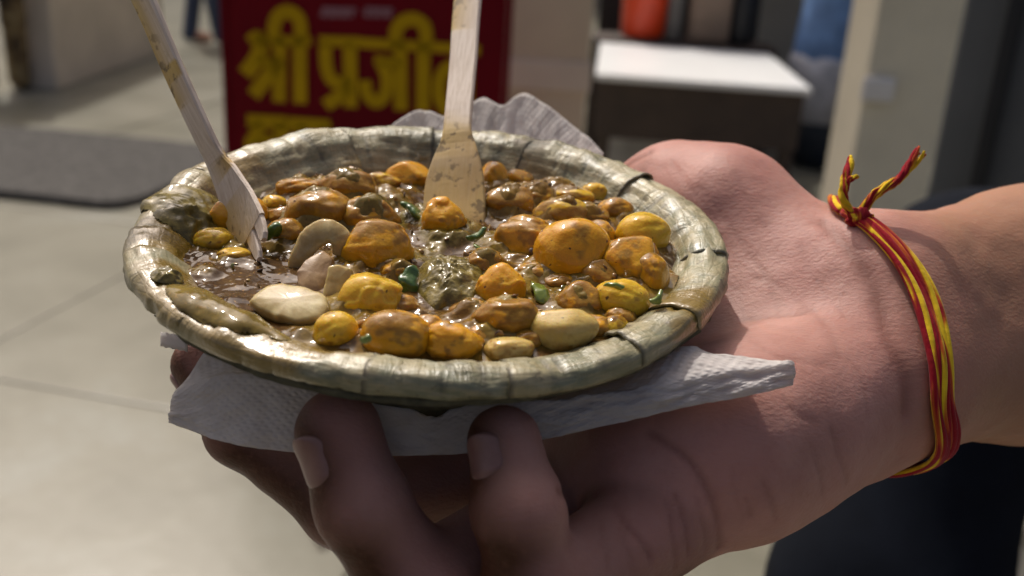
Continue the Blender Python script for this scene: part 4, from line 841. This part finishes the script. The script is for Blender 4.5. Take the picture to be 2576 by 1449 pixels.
# ------------------------------------------------------------------ wooden forks
def fork(pts, nrm, label, tines, stain_s, seed):
    """pts: (u, v, depth, half width mm) along the handle to the blade; tines: list of (pts, half width)"""
    cl4 = resample([tuple(P(*q[:3]))+(q[3]*MM,) for q in pts], 110); cl = cl4[:, :3]; hw = cl4[:, 3]
    th_ = np.interp(np.linspace(0, 1, 110), [0, .75, .9, 1], [.0018, .0018, .0014, .0013])
    t_ = norm(np.gradient(cl, axis=0)); parts = [ribbon(cl, nrm, hw, th_)]
    te = t_[-1]; ze = norm(nrm-te*(nrm@te)); xe = np.cross(te, ze); w3 = hw[-1]*2/3
    for k, (ln_k, bend) in enumerate(tines):
        q = np.linspace(-.003, ln_k, 16); off = (k-1)*w3*(1-.12*np.clip(q/ln_k, 0, 1)**2)
        c2 = cl[-1]+te*q[:, None]+xe*off[:, None]+ze*(bend*np.clip(q/ln_k, 0, 1)**2)[:, None]
        parts.append(ribbon(c2, nrm, (w3/2-.0004)*np.interp(q/ln_k, [-1, .3, .8, 1], [1, .95, .75, .35]), .00115))
    V, F = join(parts); ax = norm(cl[-1]-cl[0]); sd_ = norm(np.cross(ax, nrm)); rel = V-cl[0]
    uvw = np.stack([rel@sd_, rel@ax, rel@np.cross(sd_, ax)], -1); ln_ = (cl[-1]-cl[0])@ax; s_ = uvw[:, 1]/ln_
    st = .8*sst(stain_s, stain_s+.12, s_+.10*fbm(V, 160, seed, 3)); st = np.clip(st+.9*sst(.1, .35, fbm(V*np.array([1, 1, .35]), 120, seed+4, 2))*sst(.30, .42, s_)*(s_ < stain_s+.05)*(uvw[:, 0]*STSIDE > .0005), 0, 1)
    o = mesh('wooden_fork', V, F, WOOD, None, True, {'uvw': uvw, 'stain': st})
    o.data.polygons.foreach_set('use_smooth', np.zeros(len(o.data.polygons), bool))
    tag(o, label, 'fork', 'wooden forks stuck in the curry'); return o
STSIDE = 1
dm = .266
fork([(1236, -520, dm+.060, 4.4), (1210, -260, dm+.044, 4.3), (1177, 0, dm+.026, 4.1), (1166, 150, dm+.015, 3.9), (1154, 280, dm+.005, 3.8), (1150, 330, dm+.0015, 3.9), (1150, 362, dm-.000, 4.9), (1147, 400, dm-.002, 6.4), (1144, 450, dm-.004, 7.8), (1143, 500, dm-.006, 8.2), (1143, 548, dm-.008, 8.2), (1143, 582, dm-.009, 8.0)],
     norm(-FW*.80-RT*.22+UPV*.5), 'pale wooden fork standing upright in the middle with a stained blade',
     [(.007, 0), (.007, 0), (.007, 0)], .74, 5)
dl = .240
fork([(150, -420, dl+.004, 4.2), (262, -200, dl+.003, 4.1), (362, 0, dl+.002, 4.0), (430, 160, dl+.001, 3.9), (503, 320, dl, 3.7), (545, 405, dl, 3.8), (575, 462, dl-.002, 5.2), (603, 525, dl-.005, 6.6), (632, 592, dl-.010, 7.0)],
     norm(-FW*.66-RT*.72+UPV*.05), 'pale wooden fork leaning out over the left side of the bowl',
     [(.006, .0005), (.008, .0005), (.0125, .0005)], 1.02, 9)

# ------------------------------------------------------------------ hand and forearm (one continuous surface)
PALM = [(2190, 735, .262, .0180, 2576, 668, .287, .0198), (2576, 668, .287, .0198, 3150, 575, .325, .026),
        (2225, 955, .250, .0174, 2576, 905, .277, .0198), (2576, 905, .277, .0198, 3150, 790, .32, .026),
        (2210, 850, .266, .0165, 3100, 690, .33, .024),
        (1812, 546, .287, .0172, 1970, 705, .276, .0148), (1690, 512, .300, .0174, 1812, 546, .287, .0172), (1970, 705, .276, .0148, 2190, 740, .262, .0170),
        (1960, 1062, .234, .0180, 1815, 1125, .224, .0186), (1815, 1125, .224, .0186, 1640, 1195, .222, .0175), (1960, 1062, .234, .0180, 2205, 955, .250, .0170),
        (1950, 860, .273, .019, 1750, 960, .268, .0180), (1800, 750, .287, .019, 1950, 860, .273, .019), (1750, 960, .268, .0180, 1560, 1080, .262, .016), (2150, 850, .266, .018, 1950, 860, .273, .019), (1560, 1080, .262, .016, 1480, 1180, .238, .0125),
        (1850, 640, .286, .018, 1900, 800, .278, .019), (2060, 760, .272, .0165, 2060, 1000, .254, .018), (1900, 990, .262, .019, 1700, 1080, .254, .0175)]
FING = [ # pinky, ring, middle, index, thumb : chains of (u, v, depth, radius)
 [(1640, 1330, .212, .0110), (1345, 1490, .190, .0090), (1305, 1285, .1885, .0079), (1266, 1110, .1930, .0071)],
 [(1480, 1250, .238, .0125), (1058, 1492, .197, .0102), (915, 1275, .1930, .0083), (850, 1085, .1950, .0084)],
 [(1420, 1150, .258, .0115), (880, 1262, .228, .0100), (615, 1078, .236, .0084), (512, 918, .2440, .0077)],
 [(1420, 1020, .276, .0110), (950, 1090, .266, .0096), (680, 980, .270, .0080), (590, 800, .285, .0074)],
 [(1700, 520, .300, .0170), (1520, 560, .316, .0125), (1340, 640, .330, .0105), (1190, 700, .335, .0088)]]
PALMW = [(P(a, b, c), P(e, f_, g_), r0, r1) for a, b, c, r0, e, f_, g_, r1 in PALM]
FINGW = [[(P(a, b, c), r_) for a, b, c, r_ in ch] for ch in FING]
def hand_sdf(p):
    d = None
    for a, b, ra, rb in PALMW:
        e = rcone(p, a, b, ra, rb); d = e if d is None else smin(d, e, .022)
    out = d
    for ch in FINGW:
        f_ = None
        for (a, ra), (b, rb) in zip(ch[:-1], ch[1:]):
            e = rcone(p, a, b, ra, rb); f_ = e if f_ is None else smin(f_, e, .005)
        for q, rq in ch[1:3]: f_ = smin(f_, np.linalg.norm(p-q.astype(np.float32), axis=-1)-rq*1.06, .004)
        out = np.minimum(out, smin(d, f_, .010))
    return out
allp = np.array([q for a, b, ra, rb in PALMW for q in (a, b)]+[q for ch in FINGW for q, _ in ch])
HV, HFc = surface_net(hand_sdf, allp.min(0)-.03, allp.max(0)+.03, .0011)
for _ in range(1):
    gr = grad(hand_sdf, HV); HV = HV-gr*(hand_sdf(HV.astype(np.float32))/np.maximum((gr**2).sum(-1), .2))[:, None]
HN = norm(grad(hand_sdf, HV))
CREASE = [([(1635, 1088), (1722, 1149), (1766, 1210), (1800, 1288), (1809, 1375)], .0009, .0011), ([(1870, 802), (1987, 793), (2045, 781)], .0008, .0007),
 ([(2073, 560), (2143, 638), (2201, 724), (2228, 822), (2245, 880), (2278, 948), (2280, 1035)], .0022, .0016), ([(2110, 590), (2190, 690), (2235, 800)], .0009, .0006), ([(1567, 423), (1616, 393), (1633, 384)], .0016, .0010),
 ([(1679, 1269), (1692, 1360), (1697, 1430)], .0006, .0007), ([(1700, 1247), (1722, 1320), (1729, 1391)], .0006, .0007), ([(1918, 1210), (1940, 1260), (1953, 1310)], .0006, .0006), ([(1879, 1254), (1888, 1297)], .0006, .0006),
 ([(1406, 1236), (1497, 1247), (1571, 1310), (1635, 1401)], .0009, .0010), ([(1700, 500), (1740, 560), (1790, 640)], .0009, .0004), ([(1760, 470), (1830, 560), (1900, 660)], .0009, .0004), ([(1900, 700), (1960, 720), (2060, 800), (2110, 900)], .0010, .0004), ([(2090, 1080), (2110, 1150), (2130, 1210)], .0009, .0005),
 ([(1930, 940), (1990, 1030), (2050, 1060)], .0007, .0004),
 ([(1618, 430), (1660, 500), (1700, 570)], .0006, .0004), ([(1690, 410), (1745, 480), (1810, 560)], .0006, .0004), ([(1850, 430), (1880, 500), (1940, 590)], .0006, .0003), ([(1880, 640), (1930, 700), (1960, 790)], .0006, .0004), ([(2010, 620), (2050, 700), (2130, 800)], .0006, .0003),
 ([(2130, 900), (2170, 960), (2180, 1050)], .0006, .0003), ([(1890, 860), (1960, 900), (2080, 920)], .0006, .0003), ([(1840, 1180), (1850, 1240), (1870, 1300)], .0006, .0003), ([(2040, 1120), (2060, 1180), (2070, 1240)], .0006, .0004), ([(1560, 1330), (1580, 1390), (1590, 1430)], .0006, .0004), ([(1500, 1290), (1520, 1360), (1530, 1430)], .0006, .0004), ([(1750, 1250), (1770, 1320), (1775, 1380)], .0006, .0004)]
cre = np.zeros(len(HV)); disp = np.zeros(len(HV))
for pl2, wd_, dp_ in CREASE:
    q = resample(np.array([march(hand_sdf, *u) for u in pl2]), 24); dm_ = np.full(len(HV), 9.0)
    for a, b in zip(q[:-1], q[1:]):
        ba = b-a; t = np.clip(((HV-a)@ba)/(ba@ba+1e-12), 0, 1); dm_ = np.minimum(dm_, np.linalg.norm(HV-a-t[:, None]*ba, axis=1))
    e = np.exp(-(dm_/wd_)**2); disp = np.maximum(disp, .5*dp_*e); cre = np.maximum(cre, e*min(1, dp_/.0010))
HV = HV-HN*disp[:, None]+HN*(.0003*fbm(HV, 110, 5, 2))[:, None]
fing_d = np.full(len(HV), 9.0)
for ch in FINGW[:4]:
    for (a, ra), (b, rb) in zip(ch[:-1], ch[1:]): fing_d = np.minimum(fing_d, rcone(HV.astype(np.float32), a, b, ra, rb))
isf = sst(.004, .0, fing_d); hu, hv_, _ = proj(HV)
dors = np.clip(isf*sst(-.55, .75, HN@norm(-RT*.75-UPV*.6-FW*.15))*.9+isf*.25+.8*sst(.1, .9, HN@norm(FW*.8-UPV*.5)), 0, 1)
arm = sst(2180, 2420, hu+60*vn(HV, 60, 3))
SKP = empty('person', P(2500, 800, .29)); tag(SKP, 'person in dark trousers holding the leaf bowl on an open right palm', 'person')
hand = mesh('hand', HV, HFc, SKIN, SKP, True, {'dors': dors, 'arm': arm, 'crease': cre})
# nails
NAILM = simple('nail', (.17, .075, .058), (.22, .11, .088), 200, .42, .1, .0003, coat=.08)
def nail(ch, nd, s0, s1, wd_):
    (a, ra), (b, rb) = ch[-2], ch[-1]; ax = norm(b-a); nd = norm(nd-ax*(nd@ax)); sd_ = np.cross(ax, nd); Ln = np.linalg.norm(b-a)
    n, m = 26, 22; V = []
    for i in range(n):
        t = i/(n-1)
        for j in range(m):
            q = (j/(m-1)*2-1); s = s0+(s1-s0)*t; rr_ = ra+(rb-ra)*min(s, 1)
            wfac = math.sqrt(max(0.02, 1-max(0, (t-.70)/.30)**2.2*.8))*math.sqrt(max(.02, 1-max(0, (.42-t)/.42)**2*.93)); th_ = q*wd_*wfac
            V.append(a+ax*(s*Ln)+(nd*math.cos(th_)+sd_*math.sin(th_))*rr_)
    V = np.array(V)
    for _ in range(4):
        gr = grad(hand_sdf, V); V = V-gr*(hand_sdf(V.astype(np.float32))-.00052)[:, None]
    gr = norm(grad(hand_sdf, V)); T = np.repeat(np.linspace(0, 1, n), m); Qj = np.tile(np.linspace(-1, 1, m), n)
    V = V+gr*(.0005*sst(.55, 1.0, T)*(1-Qj**2*.5)-.0006*np.abs(Qj)**4-.0006*sst(.2, 0, T))[:, None]
    bk = V-gr*.0007; W_ = np.concatenate([V, bk]); g1 = grid_faces(n, m); F = [tuple(f) for f in g1]+[tuple(f[::-1]+n*m) for f in g1]
    bd = [i*m for i in range(n)]+[(n-1)*m+j for j in range(1, m)]+[i*m+m-1 for i in range(n-2, -1, -1)]+[j for j in range(m-2, 0, -1)]
    F += [(bd[i], bd[(i+1) % len(bd)], bd[(i+1) % len(bd)]+n*m, bd[i]+n*m) for i in range(len(bd))]
    mesh('nail', W_, F, NAILM, SKP)
nail(FINGW[0], -RT*.62-FW*.78, .44, 1.08, .62)
nail(FINGW[1], -RT*.72-FW*.68-UPV*.1, .38, 1.06, .62)
nail(FINGW[2], -RT*.8-UPV*.5+FW*.2, .42, 1.15, .78)
nail(FINGW[3], -RT*.8-UPV*.5+FW*.2, .42, 1.15, .78)
nail(FINGW[4], FW, .45, 1.15, .78)
# the same person's dark trousers behind the hand
TR = flat('black_trousers', (.0055, .007, .011), .95, 20, .3, Specular_IOR_Level=.1)
Hh, Kk = P(2440, 745, .76), P(2218, 1480, .72); Ft = np.array([Kk[0]-.03, Kk[1]+.05, .07]); H2 = Hh+np.array([.20, .06, 0]); K2 = Kk+np.array([.26, .10, 0]); F2 = np.array([K2[0], K2[1]+.05, .07])
def trs(p):
    d = rcone(p, Hh, Kk, .073, .078)
    for a, b, ra, rb in ((Kk, Ft, .078, .055), (H2, K2, .075, .078), (K2, F2, .078, .055), (Hh, H2, .078, .078)): d = smin(d, rcone(p, a, b, ra, rb), .03)
    return d-.004*vn(p, 14, 3)
pts = np.array([Hh, Kk, Ft, H2, K2, F2]); V, F = surface_net(trs, pts.min(0)-.12, pts.max(0)+.12, .011); mesh('trousers', V, F, TR, SKP)
for q in (Ft, F2):
    V, F = surface_net(lambda p: rcone(p, q+np.array([0, .02, -.025]), q+np.array([-.02, -.16, -.03]), .045, .038), q-np.array([.12, .28, .1]), q+np.array([.12, .12, .1]), .012); mesh('shoe', V, F, BLK, SKP)

# ------------------------------------------------------------------ thread bracelet
wp = [(2078, 545), (2120, 548), (2160, 556), (2205, 590), (2250, 638), (2292, 700), (2325, 775), (2346, 860), (2358, 950), (2352, 1030), (2330, 1085), (2290, 1130), (2245, 1158), (2222, 1166)]
BR = empty('thread_bracelet', march(hand_sdf, 2350, 950)); tag(BR, 'red and yellow braided cotton thread tied round the wrist', 'bracelet')
fr = np.array([march(hand_sdf, u, v) for u, v in wp[1:-4]])
back0, back1 = P(2060, 620, .300), P(2240, 1050, .290)
loop = np.vstack([fr, P(2318, 1100, .246)[None], P(2285, 1135, .25)[None], P(2228, 1160, .256)[None], P(2205, 1140, .27)[None], P(2210, 1050, .287)[None], P(2180, 900, .296)[None], P(2120, 740, .296)[None], P(2085, 610, .285)[None], P(2085, 552, .270)[None], fr[:1]])
loop = resample(loop, 150)
for _ in range(14):
    sm = (np.roll(loop[:-1], 1, 0)+2*loop[:-1]+np.roll(loop[:-1], -1, 0))/4; loop = np.vstack([sm, sm[:1]])
    gr = grad(hand_sdf, loop); loop = loop-.8*gr*(hand_sdf(loop.astype(np.float32))-.0006)[:, None]
LN = norm(grad(hand_sdf, loop)); tg = norm(np.gradient(loop, axis=0)); side = norm(np.cross(tg, LN))
Ls = np.r_[0, np.cumsum(np.linalg.norm(np.diff(loop, axis=0), axis=1))]
def strand(name, off, rad, tw, ph, ci):
    a = Ls/.0125*tw*2*np.pi*.35+ph; wv_ = np.interp(Ls, [0, .012, .03, Ls[-1]*.5, Ls[-1]], [.35, .7, 1, 1, .4])
    cl = loop+side*(off*wv_+.0002*np.sin(a))[:, None]+LN*(.0004+rad*.6+.00025*np.cos(a))[:, None]
    V, F = tube(cl, rad, 9); s = np.repeat(Ls, 9); uvw = np.stack([np.full(len(V), ci*.13), s*40, np.tile(np.arange(9)/9, len(cl))], -1)
    mesh(name, V, F, THREAD, BR, True, {'uvw': uvw})
for k, of in enumerate((-.0028, -.0019, -.0010, -.0001, .0008, .0017, .0026)): strand('strand', of, .00088+.0001*(k % 2), 1, k*1.3, k)
kn = march(hand_sdf, 2160, 560)-FW*.001+UPV*.0012
a_ = norm(SPH); V = kn+SPH[:, :1]*.0030*RT+SPH[:, 1:2]*.0026*UPV-SPH[:, 2:3]*.0028*FW+norm(SPH)*(.0005*np.sin(SPH@np.array([9, 6, 3.]))+.0004*fbm(SPH, 3, 2, 3))[:, None]
mesh('knot', V, SPF, THREAD, BR, True, {'uvw': np.stack([SPH[:, 0]*.3+1.05, SPH[:, 1]*.2+3.1, SPH[:, 2]], -1)})
kd = float((kn-CAM)@FW)
def tail(pts, r0, r1, seed, n=5):
    cl = resample([P(u, v, kd+d_*MM) for u, v, d_ in pts], 40); t = np.linspace(0, 1, 40); ps = []; uv = []
    for k in range(n):
        a = 2*np.pi*k/n+t*7; x = norm(np.cross(np.gradient(cl, axis=0), FW)); y = np.cross(x, norm(np.gradient(cl, axis=0)))
        rr_ = np.interp(t, [0, .2, .75, 1], [r0*.8, r0, r0, r1]); c3 = cl+(x*np.cos(a)[:, None]+y*np.sin(a)[:, None])*rr_[:, None]*.75+.00025*np.stack([fbm(cl, 500, seed+k*5+i, 2) for i in range(3)], -1)
        V, F = tube(c3, np.interp(t, [0, .9, 1], [.0006, .00055, .0003]), 7); ps.append((V, F)); uv.append(np.stack([np.full(len(V), seed*.5+k*.09), np.repeat(t*1.7, 7)+seed, np.tile(np.arange(7)/7, 40)], -1))
    V, F = join(ps); mesh('loose_end', V, F, THREAD, BR, True, {'uvw': np.vstack(uv)})
tail([(2145, 545, 0), (2122, 500, -1), (2126, 455, -1), (2138, 415, 0), (2140, 392, 1)], .0009, .0003, 2)
tail([(2128, 470, -1), (2140, 450, -2), (2158, 442, -1)], .0003, .0003, 3, 2)
tail([(2165, 540, 0), (2190, 500, -1), (2222, 474, -1), (2262, 448, 0), (2290, 415, 1), (2318, 378, 1)], .0009, .0019, 4)

# ------------------------------------------------------------------ paper napkin folded under the bowl
def row(pts): return resample(np.array(pts, float), 120)
def bpts(y, z, xs_): return [tuple(B(x, y, z)) for x in xs_]
rowsN = [row([P(*q) for q in [(985, 318, .322), (1030, 284, .324), (1075, 276, .325), (1122, 292, .322), (1180, 262, .326), (1218, 246, .328), (1262, 266, .324), (1292, 246, .328), (1322, 236, .330), (1352, 250, .328), (1420, 300, .324), (1480, 346, .318), (1518, 385, .312)]]),
         row([P(*q) for q in [(985, 400, .318), (1075, 380, .321), (1122, 390, .316), (1220, 380, .322), (1262, 390, .317), (1322, 380, .322), (1420, 420, .316), (1510, 470, .308)]]),
         row(bpts(.048, -.027, [-.03, 0, .02, .045])), row(bpts(.02, -.0325, [-.05, -.02, .02, .055])), row(bpts(-.02, -.0325, [-.055, -.02, .02, .06])), 
         row([P(*q) for q in [(520, 880, .214), (640, 930, .212), (800, 985, .209), (930, 1010, .208), (1080, 1060, .210), (1200, 1040, .207), (1400, 1000, .208), (1600, 930, .207), (1740, 868, .209), (1876, 914, .206)]]),
         row([P(*q) for q in [(440, 985, .212), (560, 948, .208), (700, 945, .205), (840, 985, .2055), (1000, 1012, .2045), (1080, 1052, .2055), (1160, 1024, .2045), (1340, 1010, .2015), (1600, 976, .200), (1800, 940, .199), (1996, 911, .201)]]),
         row([P(*q) for q in [(430, 1035, .211), (560, 1030, .207), (700, 1040, .2045), (840, 1060, .2055), (1000, 1080, .203), (1080, 1100, .2035), (1170, 1090, .2045), (1340, 1060, .2015), (1600, 1020, .199), (1800, 978, .198), (2000, 940, .2005)]]),
         row([P(*q) for q in [(425, 1062, .211), (545, 1106, .207), (680, 1131, .205), (840, 1141, .2065), (1000, 1143, .204), (1080, 1144, .2035), (1168, 1142, .2055), (1370, 1107, .202), (1600, 1055, .200), (1800, 1010, .1985), (1994, 968, .2005)]])]
RN = np.array(rowsN); full = []
for i in range(len(RN)-1):
    k = 16
    for t in np.linspace(0, 1, k, endpoint=False): full.append(RN[i]*(1-t)+RN[i+1]*t)
full.append(RN[-1]); full = np.array(full)
for _ in range(3): full[1:-1] = (full[:-2]+2*full[1:-1]+full[2:])/4
nn = norm(np.cross(np.gradient(full, axis=0), np.gradient(full, axis=1))); i_, j_ = np.meshgrid(np.arange(full.shape[0])/16, np.arange(120)/10., indexing='ij')
Qn = np.stack([i_, j_, 0*i_], -1); full = full+nn*(.0009*fbm(Qn, .9, 5, 3)+.0003*fbm(Qn, 5, 8, 2))[..., None]
edge = np.array([.0012*vn(np.array([[j*.9, 0, 0]]), 1, 3)[0] for j in range(120)])
uvw = np.stack([j_*.011, i_*.011, 0*i_], -1).reshape(-1, 3)
o = mesh('paper_napkin', full.reshape(-1, 3), grid_faces(*full.shape[:2]), NAP, None, True, {'uvw': uvw})
md = o.modifiers.new('thickness', 'SOLIDIFY'); md.thickness = .00035; md.offset = 0
tag(o, 'white embossed paper napkin folded under the leaf bowl', 'napkin')
# torn corner of a second napkin poking out at the left
cr_ = np.array([[P(405+ (i*6), 835+j*12+ (i*1.2) + 2*math.sin(i*2.1+j), .236-.0004*i) for i in range(12)] for j in range(4)])
o = mesh('napkin_scrap', cr_.reshape(-1, 3), grid_faces(4, 12), NAP, None, True, {'uvw': np.array([(j*.006, i*.004, 0) for i in range(4) for j in range(12)])})
md = o.modifiers.new('thickness', 'SOLIDIFY'); md.thickness = .00035; md.offset = 0
tag(o, 'small torn corner of white napkin peeping out under the left rim', 'napkin')
